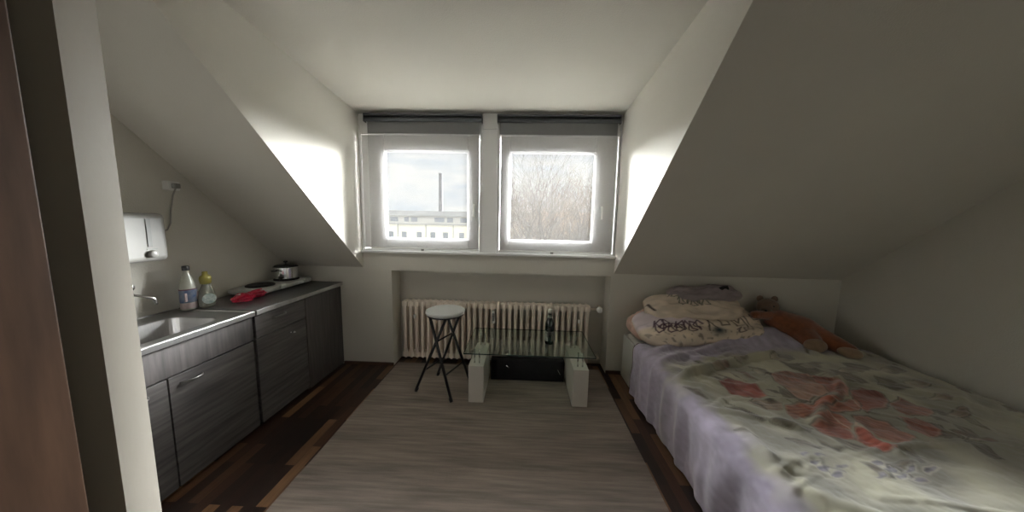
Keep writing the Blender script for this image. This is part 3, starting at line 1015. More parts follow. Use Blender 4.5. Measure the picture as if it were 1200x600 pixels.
hgt += .105 * np.clip((PX - 1.08) / .8, 0, 1) ** 1.2 * np.clip((2.52 - PX) / .26, 0, 1) * np.exp(-((YY - 2.62) / .17) ** 2)


def ridge(pts, w_, h_, ox=0, oy=0, s=1.0):
    global hgt
    Pp = P2(pts, ox, oy, s)
    d_ = segdist(PX, YY, Pp, False)
    hgt = hgt + h_ * np.exp(-(d_ / w_) ** 2) * (PX > BX0)


ridge([(792, 446), (815, 436), (850, 427), (905, 419)], .022, .052)
ridge([(760, 428), (800, 416), (850, 408), (905, 402)], .03, .028)
ridge([(755, 415), (790, 405), (830, 398), (880, 390)], .03, .025)
ridge([(957, 494), (966, 476), (984, 462), (982, 445)], .022, .030)
ridge([(1005, 500), (1020, 515), (1050, 530)], .02, .018)
ridge([(830, 478), (870, 486), (930, 500)], .02, .016)
ridge([(790, 432), (850, 450), (900, 452)], .03, .012)
ridge([(870, 505), (900, 540), (930, 590)], .03, .024)
Vx = PX.copy(); Vz = PZ + hgt * topn
# hanging folds
fold = .5 + .5 * np.sin(YY * 21 + 2.2 * nz(YY * 3, YY * 0 + 2, 3) * 4 + PZ * 2.5)
fold = fold ** 1.5
fo2 = nz(YY * 14, PZ * 3 + 9, 6)
Vx = Vx - np.clip((BX0 + .05 - PX) / .06, 0, 1) * np.clip(hang * 1.15, 0, 1) ** .8 * (.055 * fold * np.clip(1.3 - hang, .3, 1) + -.012 + .04 * fo2 + .035 * nz(YY * 5 + PZ * 4, PZ * 5 - YY * 2, 7))
Vx = np.where((PX < BX0 + .02) & (PZ < HT - .03), np.minimum(Vx, BX0 - .004), Vx)
Vz = np.where(hang > .95, np.maximum(Vz, .012), Vz)
YV = YY + .012 * nz(PX * 4, YY * 2, 5) * topn
# end towards the pillows: a soft turned edge
V = np.stack([Vx, YV, Vz], -1)

srgb = lambda c: np.array([((x / 255) / 12.92 if x <= 10 else (((x / 255) + .055) / 1.055) ** 2.4) for x in c])
LIL = srgb((168, 160, 178)); CRE = srgb((192, 189, 166)); CR2 = srgb((156, 153, 140))
U_ = PX; n1 = nz(PX * 6, YY * 6, 1); n2 = nz(PX * 18, YY * 18, 2)
C = np.zeros((NV, NU, 3)) + LIL
C *= (1 + .45 * n1 + .35 * n2 + .25 * nz(PX * 40 + PZ * 40, YY * 40, 5))[..., None]
n1 = nz(PX * 6 + PZ * 8, YY * 6, 1)
# lilac border gives way to cream along a wavy line
wob = .05 * nz(YY * 5, PX * 0, 3) + .03 * nz(YY * 14, PX * 3, 4)
edge_x = np.interp(YY, [.7, 1.0, 1.25, 1.5, 1.8, 2.1, 2.3], [1.16, 1.09, 1.05, 1.10, 1.04, 1.08, 1.10]) + wob
edge_y = np.interp(PX, [1.0, 1.4, 1.8, 2.3, 2.9], [2.13, 2.24, 2.33, 2.40, 2.46]) + .05 * nz(PX * 6, YY * 0 + 5, 2)
kx = np.clip((U_ - edge_x) / .10 + .5 + .9 * nz(PX * 16, YY * 16, 5), 0, 1) * np.clip((edge_y - YY) / .08 + .5 + .7 * nz(PX * 14, YY * 14, 6), 0, 1)
cre = CRE + (CR2 - CRE) * np.clip(.5 + 1.6 * nz(PX * 9 + 3, YY * 9, 3), 0, 1)[..., None]
cre = cre * (1 + .10 * n2)[..., None]
C = C * (1 - kx[..., None]) + cre * kx[..., None]
WX = PX + .030 * nz(PX * 9, YY * 9, 2) + .012 * nz(PX * 28, YY * 28, 4)
WY = YY + .030 * nz(PX * 9 + 7, YY * 9, 5) + .012 * nz(PX * 28 + 7, YY * 28, 6)


def petal(pts, c0, c1, outline=(92, 78, 70), ow=.0045, hi=True, ox=820, oy=420, s=4.285, alpha=1.0, flip=0.0):
    global C
    Pp = P2(pts, ox, oy, s)
    ins = inpoly(WX, WY, Pp) & (PX > BX0 + .03)
    d_ = segdist(WX, WY, Pp)
    c0 = srgb(c0); c1 = srgb(c1)
    g = Pp[0]; far = Pp[len(Pp) // 2]
    ax = far - g; L = np.hypot(*ax) + 1e-6
    tt = np.clip(((PX - g[0]) * ax[0] + (YY - g[1]) * ax[1]) / L ** 2, 0, 1)
    ac = (-(PX - g[0]) * ax[1] + (YY - g[1]) * ax[0]) / L
    st_ = .5 + .5 * np.sin(ac * 230 + 7 * nz(PX * 12, YY * 12, 2))
    mixv = np.clip(tt * .8 + .3 * st_ + .7 * nz(PX * 16, YY * 16, 6), 0, 1)
    col = c0 + (c1 - c0) * mixv[..., None]
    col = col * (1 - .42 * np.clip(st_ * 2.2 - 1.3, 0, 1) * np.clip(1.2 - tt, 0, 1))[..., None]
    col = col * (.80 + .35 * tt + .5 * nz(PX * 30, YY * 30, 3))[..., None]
    a_ = (ins * np.clip(d_ / .010, 0, 1) ** .7 * alpha)[..., None]
    C = C * (1 - a_) + col * a_
    if outline is not None:
        o_ = (np.clip(1.25 - d_ / ow, 0, 1) * np.clip(.55 + 1.1 * nz(PX * 10, YY * 10, 1), .1, .9) * (PX > BX0 + .03))[..., None]
        C = C * (1 - o_) + srgb(outline) * o_
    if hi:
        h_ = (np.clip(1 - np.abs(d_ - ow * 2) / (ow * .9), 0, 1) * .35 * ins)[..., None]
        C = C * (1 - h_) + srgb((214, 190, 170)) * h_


def stroke(pts, w_, c_, ox=820, oy=420, s=4.285, a=.85):
    global C
    Pp = P2(pts, ox, oy, s)
    d_ = segdist(WX, WY, Pp, False)
    o_ = (np.clip(1.4 - d_ / w_, 0, 1) * a * np.clip(.7 + nz(PX * 11, YY * 11, 7), 0, 1) * (PX > BX0 + .03))[..., None]
    C = C * (1 - o_) + srgb(c_) * o_


GRY = (130, 122, 108); DRK = (88, 80, 72)
# grey-green leaves and shadows of the print, behind the blossom
for pts in ([(340, 310), (400, 300), (480, 335), (450, 348), (380, 328)], [(460, 318), (560, 345), (520, 358), (470, 340)],
            [(430, 395), (520, 400), (640, 440), (600, 448), (500, 424)], [(550, 380), (660, 425), (740, 445), (700, 458), (600, 420)],
            [(640, 372), (760, 415), (850, 440), (790, 474), (720, 440)], [(380, 140), (440, 165), (530, 212), (500, 218), (420, 190)],
            [(250, 45), (340, 62), (430, 95), (400, 100), (300, 78)], [(120, 240), (230, 262), (340, 306), (300, 306), (200, 275)],
            [(1000, 440), (1060, 455), (1130, 520), (1100, 520), (1040, 480)], [(430, 30), (520, 35), (620, 70), (560, 85), (470, 60)],
            [(640, 60), (740, 70), (860, 120), (800, 130), (700, 100)], [(860, 90), (960, 110), (1080, 160), (1000, 160), (900, 130)],
            [(700, 20), (800, 35), (900, 60), (840, 70), (740, 50)], [(1120, 330), (1220, 350), (1330, 420), (1240, 410), (1150, 370)],
            [(900, 520), (1000, 500), (1080, 520), (1000, 545)]):
    petal(pts, (150, 142, 122), (98, 92, 82), (84, 76, 70), .004, False)
ROSE = [
    ([(360, 75), (430, 68), (530, 80), (620, 130), (665, 160), (600, 198), (540, 216), (470, 190), (420, 150), (370, 112)], (170, 122, 108), (186, 150, 132)),
    ([(545, 90), (640, 92), (700, 122), (740, 150), (738, 188), (690, 202), (640, 170), (590, 130)], (184, 112, 92), (170, 118, 104)),
    ([(740, 165), (830, 148), (925, 190), (948, 222), (920, 262), (850, 287), (800, 252), (750, 202)], (164, 92, 76), (158, 92, 76)),
    ([(935, 218), (1010, 198), (1085, 228), (1170, 250), (1160, 310), (1030, 292), (960, 262)], (176, 118, 102), (150, 108, 96)),
    ([(420, 240), (480, 218), (560, 225), (640, 198), (705, 205), (650, 242), (580, 272), (545, 302), (470, 302), (425, 272)], (188, 128, 102), (180, 96, 68)),
    ([(610, 250), (690, 224), (760, 198), (832, 246), (800, 272), (720, 272), (650, 268)], (196, 128, 104), (178, 116, 98)),
    ([(770, 290), (860, 298), (960, 338), (1010, 380), (1085, 400), (1075, 442), (1000, 432), (900, 402), (820, 352)], (186, 132, 114), (162, 108, 92)),
    ([(1000, 300), (1100, 310), (1200, 350), (1240, 400), (1150, 400), (1050, 370)], (176, 112, 96), (156, 100, 86)),
    ([(560, 300), (620, 262), (700, 280), (785, 340), (765, 365), (690, 335)], (200, 128, 104), (152, 92, 76)),
    ([(555, 330), (620, 312), (700, 330), (772, 370), (784, 402), (700, 398), (620, 372)], (176, 112, 94), (154, 86, 72)),
    ([(770, 400), (790, 352), (850, 378), (925, 418), (1005, 440), (990, 457), (900, 462), (830, 432)], (170, 96, 78), (170, 84, 66)),
    ([(105, 118), (140, 88), (205, 108), (275, 135), (348, 186), (300, 188), (200, 182), (140, 167)], (150, 72, 66), (190, 110, 96)),
    ([(240, 214), (265, 193), (330, 200), (412, 226), (412, 252), (330, 252), (270, 236)], (188, 170, 150), (150, 128, 112)),
]
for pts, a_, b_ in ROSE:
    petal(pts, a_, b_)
stroke([(545, 290), (580, 262), (640, 235), (690, 200), (700, 160)], .012, (104, 62, 46), a=.75)
stroke([(345, 186), (400, 205), (460, 222)], .005, DRK)
stroke([(780, 300), (800, 350), (850, 385), (920, 420)], .004, (222, 196, 176))
stroke([(740, 200), (800, 235), (830, 262)], .004, (222, 196, 176))
stroke([(640, 270), (700, 320), (770, 360)], .004, (222, 196, 176))
stroke([(1000, 440), (1060, 480), (1115, 520)], .006, DRK)
stroke([(980, 430), (1070, 460), (1150, 500)], .005, GRY)
stroke([(430, 95), (560, 105), (640, 75), (720, 92)], .005, DRK, a=.6)
stroke([(860, 285), (960, 310), (1060, 350)], .005, DRK, a=.7)
_q = random.Random(12)
for i_ in range(95):
    lx, ly = _q.uniform(-120, 1500), _q.uniform(-60, 560)
    if 330 < lx < 1130 and 60 < ly < 450: continue
    if lx < 330 and ly > 330 + lx * .3: continue
    if ly > 330 and _q.random() < .55: continue
    if lx < 600 and ly > 400: continue
    L_ = _q.uniform(50, 150) * (.6 + ly / 500); sl_ = _q.uniform(.25, .55); w__ = L_ * _q.uniform(.05, .13)
    petal([(lx, ly), (lx + L_ * .45, ly + L_ * .45 * sl_ - w__), (lx + L_, ly + L_ * sl_), (lx + L_ * .5, ly + L_ * .5 * sl_ + w__)],
          _q.choice(((150, 142, 122), (128, 118, 104), (150, 122, 108), (134, 130, 118))), (104, 96, 84), (84, 74, 66), .004, False)
    if i_ % 2: stroke([(lx - 20, ly - 12), (lx + L_ + 25, ly + L_ * sl_ + 14)], .003, (92, 84, 74), a=.6)
# small lavender flowers near the foot, and dim ones near the pillows
for cx_, cy_, r_ in ((575, 515, 34), (625, 545, 38), (690, 575, 36), (530, 480, 26), (700, 535, 26), (600, 482, 22),
                     (890, 520, 34), (950, 545, 38), (1010, 580, 40), (905, 585, 34), (1050, 540, 32), (1100, 590, 34), (1160, 560, 36)):
    petal([(cx_ + r_ * math.cos(t) * (1 + .22 * math.sin(3 * t + cx_)), cy_ + .55 * r_ * math.sin(t) * (1 + .2 * math.cos(2 * t + cy_))) for t in np.linspace(0, 2 * PI, 13)[:-1]],
          (176, 170, 182), (128, 124, 134), (214, 210, 196), .0045, False)
for a0, b0 in (((610, 500), (650, 560)), ((640, 530), (720, 560)), ((930, 520), (960, 590)), ((930, 560), (1010, 560))):
    stroke([a0, b0], .006, (74, 70, 74))
for cx_, cy_, r_, c_ in ((90, 42, 55, (132, 104, 92)), (310, 80, 40, (120, 126, 122)), (570, 40, 60, (142, 128, 118)), (200, 15, 50, (150, 138, 128)),
                         (760, 60, 60, (136, 118, 108)), (950, 60, 60, (128, 122, 112)), (1090, 130, 60, (140, 122, 112)), (420, 5, 60, (146, 140, 132)),
                         (1200, 200, 60, (140, 122, 112)), (1300, 280, 60, (150, 130, 118)), (1420, 420, 70, (150, 120, 110))):
    petal([(cx_ + r_ * math.cos(t) * (1 + .3 * math.sin(3 * t + cx_)), cy_ + .28 * r_ * math.sin(t) * (1 + .2 * math.cos(2 * t + cy_))) for t in np.linspace(0, 2 * PI, 13)[:-1]],
          c_, (174, 166, 148), (90, 82, 74), .004, False)
C = np.clip(C, .01, .9)
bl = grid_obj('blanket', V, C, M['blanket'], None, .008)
tag(bl, 'lilac and cream fleece blanket with large salmon flowers covering the bed', 'blanket')
bm = BM()
hem = [V[-1, i] for i in range(0, NU, 6)]
tube(bm, [Vector(p) + Vector((-.006 if p[0] < BX0 + .05 else 0, .003, .006 if p[2] > .4 else 0)) for p in hem], .0045, 6)
obj('hem_piping', bm, M['piping'], bl, smooth=True)


# ------------------------------------------------------------------ pillows
def pillow(name, c, size, rot, colorf, m, seed=0, n=70, wr=.024, parent=None):
    """soft cushion: size (w,d,h); rot = (rx, ry, rz)"""
    R_ = (Matrix.Rotation(rot[2], 4, 'Z') @ Matrix.Rotation(rot[1], 4, 'Y') @ Matrix.Rotation(rot[0], 4, 'X'))
    R_ = np.array(R_.to_3x3())
    u = np.linspace(-1, 1, n); v = np.linspace(-1, 1, n)
    Ug, Vg = np.meshgrid(u, v)
    prof_ = (np.clip(1 - np.abs(Ug) ** 2.6, 0, 1) * np.clip(1 - np.abs(Vg) ** 3.2, 0, 1)) ** .42
    pin = 1 - .07 * (1 - Ug ** 2) * 0 - .06 * np.abs(Vg) ** 3 * (1 - Ug ** 2)
    X_ = Ug * size[0] / 2 * np.sqrt(1 - .30 * Vg ** 4) * (1 + .035 * nz(Vg * 3 + seed, Ug * 2, seed))
    Y_ = Vg * size[1] / 2 * np.sqrt(1 - .38 * Ug ** 6) * (1 + .10 * nz(Ug * 4 + seed, Vg * 2, seed + 2))
    wrk = wr * (nz(Ug * 3 + seed, Vg * 3, seed) + .6 * nz(Ug * 8 + seed, Vg * 5 + Ug * 3, seed + 1)) * 2
    verts = []; cols = []
    for sg in (1, -1):
        Z_ = sg * (prof_ * size[2] / 2 + wrk * prof_ * (sg > 0))
        P = np.stack([X_, Y_, Z_], -1) @ R_.T + np.array(c)
        verts.append(P.reshape(-1, 3))
        cols.append((colorf(Ug, Vg) if sg > 0 else colorf(Ug * 0 + 5, Vg * 0 + 5)).reshape(-1, 3))
    verts = np.concatenate(verts); cols = np.concatenate(cols)
    me = bpy.data.meshes.new(name)
    idx = np.arange(n * n).reshape(n, n)
    q = np.stack([idx[:-1, :-1], idx[:-1, 1:], idx[1:, 1:], idx[1:, :-1]], -1).reshape(-1, 4)
    q2 = q[:, ::-1] + n * n
    me.from_pydata(verts.tolist(), [], q.tolist() + q2.tolist())
    ca = me.color_attributes.new('Col', 'FLOAT_COLOR', 'POINT')
    cc = np.ones((len(verts), 4)); cc[:, :3] = np.clip(cols, .01, .9)
    ca.data.foreach_set('color', cc.ravel())
    b_ = bmesh.new(); b_.from_mesh(me); bmesh.ops.remove_doubles(b_, verts=b_.verts[:], dist=1e-5); b_.to_mesh(me); b_.free()
    return obj(name, me, m, parent, smooth=True)


BEI = srgb((224, 208, 188)); PNK = srgb((214, 200, 204))


def scrib(Ug, Vg, base, lines, w_, col, amt=1.0, C0=None):
    C_ = C0 if C0 is not None else np.zeros(Ug.shape + (3,)) + base
    for L in lines:
        P = np.array(L, float)
        d_ = segdist(Ug * 1.0, Vg * .55, np.stack([P[:, 0], P[:, 1] * .55], -1), False)
        a_ = (np.clip(1.5 - d_ / w_, 0, 1) * amt)[..., None]
        C_ = C_ * (1 - a_) + srgb(col) * a_
    return C_


_r = random.Random(5)


def curly(x0, x1, y0, y1, n):
    out = []
    x, y = x0, (y0 + y1) / 2
    L = []
    for i in range(n):
        t = i / n
        L.append((x0 + (x1 - x0) * t + .05 * math.sin(i * 1.9), y0 + (y1 - y0) * (.5 + .5 * math.sin(i * 1.3 + 1.1 * math.sin(i * .7)))))
    return L


def pc_front(Ug, Vg):
    C_ = np.zeros(Ug.shape + (3,)) + BEI
    k_ = np.clip((-.02 - Ug) * 6, 0, 1) * np.clip((Vg + .35) * 5, 0, 1)
    C_ = C_ * (1 - k_[..., None]) + PNK * k_[..., None]
    C_ *= (1 + .3 * nz(Ug * 5, Vg * 5, 3))[..., None]
    C_ *= (1 - .55 * np.clip(nz(Ug * 22, Vg * 12, 6) * 4 - .7, 0, 1) * np.clip(.2 - Vg, 0, 1))[..., None]
    C_ = scrib(Ug, Vg, BEI, [curly(-.80, -.52, -.60, .05, 16), curly(-.50, -.08, -.60, -.10, 22), curly(-.74, -.3, -.40, -.2, 20)], .012, (70, 36, 60), .9, C_)
    # printed letters
    K = [(.06, .15), (.0, -.65)]; K2 = [(.02, -.25), (.16, .12)]; K3 = [(.03, -.25), (.14, -.55)]
    Ul = [(.22, .08), (.22, -.45), (.34, -.45), (.35, .08)]
    Ml = [(.44, -.50), (.45, .06), (.53, -.30), (.61, .06), (.63, -.50)]; I_ = [(.69, .02), (.70, -.50)]
    C_ = scrib(Ug, Vg, BEI, [K, K2, K3, Ul, Ml, I_], .014, (88, 76, 64), .85, C_)
    C_ = scrib(Ug, Vg, BEI, [curly(.82, .95, -.1, .3, 9), curly(.42, .62, -.75, -.55, 8)], .010, (80, 62, 72), .8, C_)
    bl_ = np.exp(-((Ug - .13) / .10) ** 2 - ((Vg + .68) / .16) ** 2)[..., None]
    C_ = C_ * (1 - bl_) + srgb((50, 66, 72)) * bl_
    return C_


def pc_second(Ug, Vg):
    C_ = np.zeros(Ug.shape + (3,)) + srgb((216, 200, 182))
    C_ *= (1 + .3 * nz(Ug * 6, Vg * 6, 4))[..., None]
    C_ = scrib(Ug, Vg, BEI, [curly(-.35, .25, -.3, .6, 26), curly(-.5, .2, .3, .7, 18)], .013, (74, 84, 76), .85, C_)
    C_ = scrib(Ug, Vg, BEI, [[(-.95, .0), (-.9, -.3), (-.86, -.5)]], .03, (50, 34, 34), .9, C_)
    return C_


def flat_col(c_):
    def f(Ug, Vg):
        return (np.zeros(Ug.shape + (3,)) + srgb(c_)) * (1 + .3 * nz(Ug * 5, Vg * 5, 2))[..., None]
    return f


G = 'pillows heaped at the head of the bed'
p1 = pillow('pillow', (1.585, 2.650, .600), (1.14, .42, .20), (.50, -.05, .10), pc_front, M['pillowcase'], 1, 150)
tag(p1, 'beige pillow with printed purple scribbles and letters, lowest in front', 'pillow', G)
p2 = pillow('pillow', (1.56, 2.715, .745), (.88, .28, .17), (.60, -.02, .02), pc_second, M['pillowcase'], 2, 100)
tag(p2, 'beige printed pillow leaning behind the scribbled one', 'pillow', G)
p3 = pillow('pillow', (1.68, 2.765, .865), (.66, .17, .13), (.30, -.03, .0), flat_col((150, 138, 140)), M['pillowcase'], 3, 60)
tag(p3, 'plain mauve grey pillow on top at the wall', 'pillow', G)
p4 = pillow('pillow', (1.155, 2.70, .585), (.34, .26, .17), (.5, -.35, .3), flat_col((206, 172, 156)), M['pillowcase'], 4, 60)
tag(p4, 'small dusty pink pillow at the left edge of the bed', 'pillow', G)
bm = BM()
bmesh.ops.create_icosphere(bm, subdivisions=3, radius=1)
for v in bm.verts:
    p = v.co.copy(); n = 1 + .3 * mnoise.noise(p * 1.7)
    v.co = Vector((1.835 + p.x * .052 * n, 2.735 + p.y * .025, .925 + p.z * .027 * n + p.x * .008))
tag(obj('pouch', bm, M['black_fabric'], smooth=True), 'small black pouch lying on the top grey pillow', 'pouch')

# ------------------------------------------------------------------ plush bear
bear = empty('plush_bear', (2.4, 2.6, .475), 'orange-brown plush bear slumped beside the pillows with beige foot soles', 'plush toy')


def ellipsoid(bm, c, r, rot=(0, 0, 0), sub=3):
    mt = Matrix.Translation(c) @ Matrix.Rotation(rot[2], 4, 'Z') @ Matrix.Rotation(rot[1], 4, 'Y') @ Matrix.Rotation(rot[0], 4, 'X') @ Matrix.Diagonal((*r, 1))
    bmesh.ops.create_icosphere(bm, subdivisions=sub, radius=1, matrix=mt)


def along(bm, a, b, ra, rb, n=6):
    a, b = Vector(a), Vector(b)
    for i in range(n + 1):
        t = i / n
        r_ = ra + (rb - ra) * t
        ellipsoid(bm, a.lerp(b, t), (r_, r_, r_), sub=2)


def remesh(o, vox, sm=6):
    r = o.modifiers.new('remesh', 'REMESH'); r.mode = 'VOXEL'; r.voxel_size = vox; r.use_smooth_shade = True
    s = o.modifiers.new('smooth', 'SMOOTH'); s.factor = .6; s.iterations = sm


bm = BM()
along(bm, (2.30, 2.70, .67), (2.46, 2.62, .60), .095, .13)
along(bm, (2.43, 2.58, .585), (2.40, 2.45, .55), .10, .072)      # near leg towards the room
along(bm, (2.48, 2.60, .60), (2.62, 2.38, .53), .105, .058)       # far leg stretched along the bed
along(bm, (2.24, 2.68, .71), (2.08, 2.66, .715), .045, .040)       # arm over the pillow
along(bm, (2.36, 2.70, .70), (2.55, 2.70, .60), .05, .045)         # other arm
bb = obj('body', bm, M['bear_fur'], bear)
remesh(bb, .012)
bm = BM()
ellipsoid(bm, (2.26, 2.755, .765), (.090, .08, .080))
ellipsoid(bm, (2.20, 2.695, .745), (.042, .042, .036))
hd = obj('head', bm, M['bear_head'], bear)
remesh(hd, .01, 4)
for p in ((2.21, 2.79, .833), (2.322, 2.765, .835)):
    bm = BM(); ellipsoid(bm, p, (.030, .016, .030)); obj('ear', bm, M['bear_head'], hd, smooth=True)
bm = BM(); ellipsoid(bm, (2.173, 2.663, .755), (.013, .011, .010)); obj('nose', bm, M['black_plastic'], hd, smooth=True)
for p in ((2.205, 2.705, .788), (2.250, 2.677, .790)):
    bm = BM(); ellipsoid(bm, p, (.007, .007, .007)); obj('eye', bm, M['black_plastic'], hd, smooth=True)
bm = BM(); ellipsoid(bm, (2.39, 2.41, .545), (.078, .045, .058), (0, 0, -.2)); obj('foot_sole', bm, M['bear_pad'], bear, smooth=True)
bm = BM(); ellipsoid(bm, (2.605, 2.355, .520), (.075, .05, .045), (0, .15, -.5)); obj('foot_sole', bm, M['bear_pad'], bear, smooth=True)

# ------------------------------------------------------------------ outside
GZ = -11.0
o = obj('ground', boxes((-220, 220, 3.6, 400, GZ - .3, GZ)), M['ground']); o['kind'] = 'structure'
o = obj('bounce_ground', boxes((-70, 70, 3.6, 36, GZ, GZ + .05)), M['bounce_pale']); o['kind'] = 'structure'  # unseen pale ground, added to bounce light up to ceiling and cheeks
FY = 60.0
fb = empty('apartment_building', (-8, FY, GZ), 'long cream apartment block with grey attic storey across the yard', 'building')
obj('facade', boxes((-60, 1.0, FY, FY + 11, GZ, .55)), M['facade'], fb)
obj('attic_storey', boxes((-60, 1.0, FY + .6, FY + 11, .55, 2.15)), M['facade_attic'], fb)
obj('roof', boxes((-60.5, 1.3, FY - .3, FY + 11.3, 2.15, 3.15)), M['roof'], fb)
obj('balcony_ledge', boxes((-60, 1.0, FY - .35, FY, .40, .60)), M['roof'], fb)
aw = [(-26.6, 1.6), (-24.0, .9), (-22.4, 1.3), (-17.2, 2.0), (-15.0, 1.2), (-12.2, 1.4), (-9.4, 1.2), (-31, 1.4), (-34, 1.4), (-6, 1.5), (-2.6, 1.3)]
for x, w_ in aw:
    obj('attic_window', boxes((x - w_ / 2, x + w_ / 2, FY + .52, FY + .6, .95, 1.85)), M['farwin'], fb)
for rowz in (-2.6, -5.4, -8.2):
    for x in (-36, -33, -29.5, -27.0, -24.3, -21.2, -18.4, -15.8, -12.5, -9.8, -7, -4.2, -1.5):
        obj('window', boxes((x - .5, x + .5, FY - .06, FY + .02, rowz, rowz + 1.5)), M['farwin'], fb)
for x in (-25.6, -19.8, -14.2, -8.4):
    obj('downpipe', boxes((x - .07, x + .07, FY - .15, FY - .01, GZ, .40)), M['roof'], fb)
pb = empty('apartment_building', (14, FY - 6, GZ), 'low pale orange house with brown tiled roof behind the bare trees', 'building')
obj('facade', boxes((1.9, 34, FY - 6, FY + 6, GZ, .1)), M['facade_pink'], pb)
bm = BM(); prism(bm, [(FY - 6.6, .1), (FY + 6.6, .1), (FY, 3.4)], 0, 1.6, 34.2)
obj('roof', bm, M['tileroof'], pb)
for rowz in (-1.9, -4.7, -7.5):
    for x in (3.5, 6.5, 9.5, 12.5, 15.5, 18.5, 22):
        obj('window', boxes((x - .55, x + .55, FY - 6.06, FY - 5.98, rowz, rowz + 1.4)), M['farwin'], pb)

c0 = aim(516.5, 250, 1, 150); c1 = aim(515.5, 203, 1, 150)
bm = BM(); lathe(bm, [(1.35, GZ), (1.05, c0.z), (.78, c1.z - .6), (.9, c1.z - .5), (.9, c1.z)], c0.x, 150, 20)
tag(obj('factory_chimney', bm, M['stack'], smooth=True), 'tall thin grey factory chimney on the horizon', 'chimney')


def tree(name, base, seed, lean, m, label, cat='tree'):
    rr = random.Random(seed)
    bm = BM()

    def grow(p, d_, L, r, lev):
        n = 4 if lev < 3 else 3
        pts = [p.copy()]; dd = d_.copy(); rs = [r]
        for i in range(n):
            dd = (dd + Vector((rr.uniform(-1, 1), rr.uniform(-1, 1), rr.uniform(-.5, .9))) * (.09 + .035 * lev)).normalized()
            pts.append(pts[-1] + dd * (L / n)); rs.append(max(.0035, r * (1 - .42 * (i + 1) / n)))
        tube(bm, pts, rs, 6 if lev < 2 else (4 if lev < 4 else 3), cap=False)
        if lev >= 6 or pts[-1].x < -1.2 * pts[-1].y / 10.5: return
        kids = (4, 4, 4, 3, 3, 2)[lev]
        for k_ in range(kids):
            t = .35 + .65 * (k_ + rr.random()) / kids
            i = min(n - 1, int(t * n)); q = pts[i].lerp(pts[i + 1], t * n - i)
            ax = Vector((rr.uniform(-1, 1), rr.uniform(-1, 1), rr.uniform(-.25, .7))).normalized()
            nd = (dd * .75 + ax * .75).normalized()
            grow(q, nd, L * rr.uniform(.55, .75), max(.004, rs[i] * .55), lev + 1)
        grow(pts[-1], dd, L * .72, rs[-1] * .85, lev + 1)

    trunk_top = base + Vector((lean[0], lean[1], 8.2))
    tube(bm, [base, base.lerp(trunk_top, .5) + Vector((.1, 0, 0)), trunk_top], [.24, .18, .14], 8, cap=False)
    for k_ in range(5):
        a_ = k_ * 2 * PI / 5 + seed
        grow(trunk_top, Vector((.45 * math.cos(a_), .45 * math.sin(a_), .9)).normalized(), 2.6, .085, 1)
    return tag(obj(name, bm, m, smooth=True, fix=False), label, cat, 'bare trees outside the right window')


tree('bare_tree', Vector((1.0, 10.5, GZ)), 3, (.1, 0), M['bark'], 'bare grey tree nearest the right window, branches crossing the whole pane')
tree('bare_tree', Vector((3.3, 14.0, GZ)), 11, (.1, .2), M['bark2'], 'bare ochre tree farther back towards the right side of the right window')
tree('bare_tree', Vector((1.2, 17.5, GZ)), 21, (-.2, .2), M['bark2'], 'bare ochre tree farthest back behind the grey tree')

# ------------------------------------------------------------------ light
W = bpy.data.worlds.new('overcast_sky_ring')
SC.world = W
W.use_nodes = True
nt = W.node_tree
nt.nodes.clear()
out = nt.nodes.new('ShaderNodeOutputWorld')
bg = nt.nodes.new('ShaderNodeBackground')
tc = nt.nodes.new('ShaderNodeTexCoord')
sep = nt.nodes.new('ShaderNodeSeparateXYZ')
# overcast sky kept dim ahead; bright ring around it added to light the room
SKY_LOW, SKY_RING = 0.66, 980.0
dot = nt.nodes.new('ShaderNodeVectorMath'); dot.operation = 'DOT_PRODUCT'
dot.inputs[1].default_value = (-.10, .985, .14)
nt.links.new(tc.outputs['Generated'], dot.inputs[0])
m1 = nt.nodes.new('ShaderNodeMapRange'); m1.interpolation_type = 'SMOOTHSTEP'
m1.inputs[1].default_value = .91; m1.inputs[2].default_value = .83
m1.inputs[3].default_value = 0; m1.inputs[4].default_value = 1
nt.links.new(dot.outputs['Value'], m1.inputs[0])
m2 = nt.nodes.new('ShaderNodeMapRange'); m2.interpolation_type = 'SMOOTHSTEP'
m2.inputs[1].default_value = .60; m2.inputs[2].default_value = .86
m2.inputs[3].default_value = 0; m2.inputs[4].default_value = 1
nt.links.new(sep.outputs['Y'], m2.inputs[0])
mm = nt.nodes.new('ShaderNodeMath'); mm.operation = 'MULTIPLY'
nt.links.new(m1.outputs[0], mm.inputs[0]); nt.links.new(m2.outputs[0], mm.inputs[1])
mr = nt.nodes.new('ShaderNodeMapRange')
mr.inputs[3].default_value = SKY_LOW; mr.inputs[4].default_value = SKY_RING
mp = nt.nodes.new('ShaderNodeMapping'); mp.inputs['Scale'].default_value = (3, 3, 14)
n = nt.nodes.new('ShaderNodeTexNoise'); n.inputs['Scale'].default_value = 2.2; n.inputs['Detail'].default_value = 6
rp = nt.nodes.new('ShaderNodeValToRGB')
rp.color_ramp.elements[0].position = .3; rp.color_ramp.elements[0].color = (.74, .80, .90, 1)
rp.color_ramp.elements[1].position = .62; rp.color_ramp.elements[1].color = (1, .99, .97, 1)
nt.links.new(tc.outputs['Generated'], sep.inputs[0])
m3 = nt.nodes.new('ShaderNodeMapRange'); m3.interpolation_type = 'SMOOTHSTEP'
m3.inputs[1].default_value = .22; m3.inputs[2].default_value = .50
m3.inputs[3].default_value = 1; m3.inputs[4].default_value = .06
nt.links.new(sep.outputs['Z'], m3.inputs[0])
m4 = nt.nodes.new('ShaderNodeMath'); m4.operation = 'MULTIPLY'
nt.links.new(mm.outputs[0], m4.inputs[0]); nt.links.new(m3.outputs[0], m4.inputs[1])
m5 = nt.nodes.new('ShaderNodeMapRange'); m5.interpolation_type = 'SMOOTHSTEP'
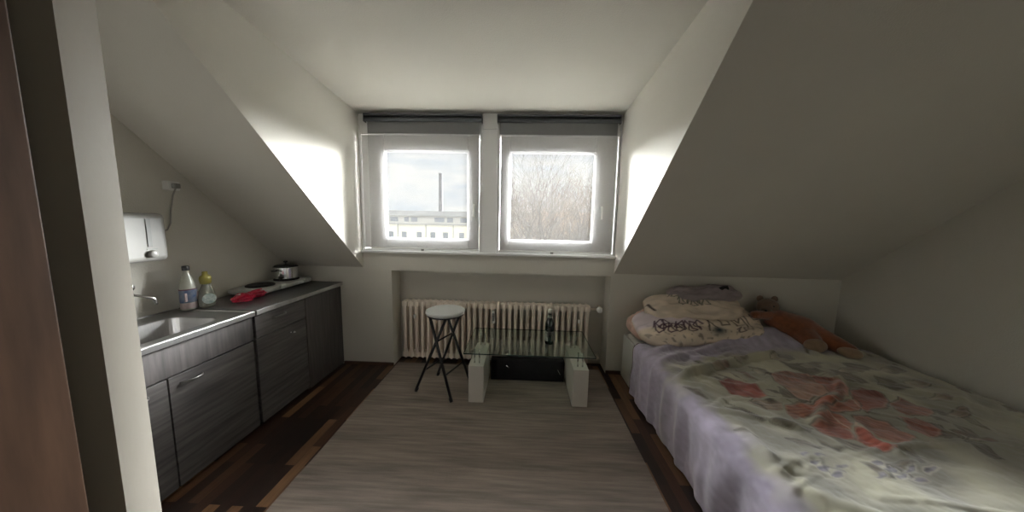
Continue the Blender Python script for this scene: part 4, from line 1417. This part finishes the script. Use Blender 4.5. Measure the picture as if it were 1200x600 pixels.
m5.inputs[1].default_value = -.03; m5.inputs[2].default_value = .32
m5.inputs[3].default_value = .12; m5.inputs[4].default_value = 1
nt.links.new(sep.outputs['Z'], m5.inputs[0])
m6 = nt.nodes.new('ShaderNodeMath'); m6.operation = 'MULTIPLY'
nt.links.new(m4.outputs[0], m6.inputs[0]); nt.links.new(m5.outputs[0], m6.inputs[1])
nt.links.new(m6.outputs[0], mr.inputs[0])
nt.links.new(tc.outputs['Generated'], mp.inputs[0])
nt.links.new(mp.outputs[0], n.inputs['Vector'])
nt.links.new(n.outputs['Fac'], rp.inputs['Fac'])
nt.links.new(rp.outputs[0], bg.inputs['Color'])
mb = nt.nodes.new('ShaderNodeMapRange')          # lighter sky behind the house, added to light the facades
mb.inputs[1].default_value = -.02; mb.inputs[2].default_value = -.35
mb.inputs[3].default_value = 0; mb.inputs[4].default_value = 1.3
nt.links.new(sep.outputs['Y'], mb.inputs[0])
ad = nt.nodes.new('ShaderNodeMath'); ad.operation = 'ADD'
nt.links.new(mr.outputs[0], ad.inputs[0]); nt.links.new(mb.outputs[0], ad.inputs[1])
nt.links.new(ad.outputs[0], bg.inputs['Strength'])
nt.links.new(bg.outputs[0], out.inputs[0])

# sampling portals in the two window openings (they give no light of their own)
for x0, x1 in ((-1.335, -.533), (-.142, .652)):
    L = bpy.data.lights.new('window_portal', 'AREA')
    L.shape = 'RECTANGLE'; L.size = x1 - x0; L.size_y = .84
    L.cycles.is_portal = True
    lo = bpy.data.objects.new('window_portal', L)
    COL.objects.link(lo)
    lo.location = ((x0 + x1) / 2, Y0 + .075, 1.72)
    lo.rotation_euler = (-PI / 2, 0, 0)

SC.view_settings.view_transform = 'Standard'
SC.view_settings.look = 'None'
SC.view_settings.gamma = 1
SC.view_settings.use_curve_mapping = False
SC.view_settings.exposure = 0.78
SC.cycles.use_denoising = True
SC.cycles.max_bounces = 12
SC.cycles.diffuse_bounces = 7
SC.cycles.transparent_max_bounces = 16
SC.cycles.caustics_reflective = False
SC.cycles.caustics_refractive = False
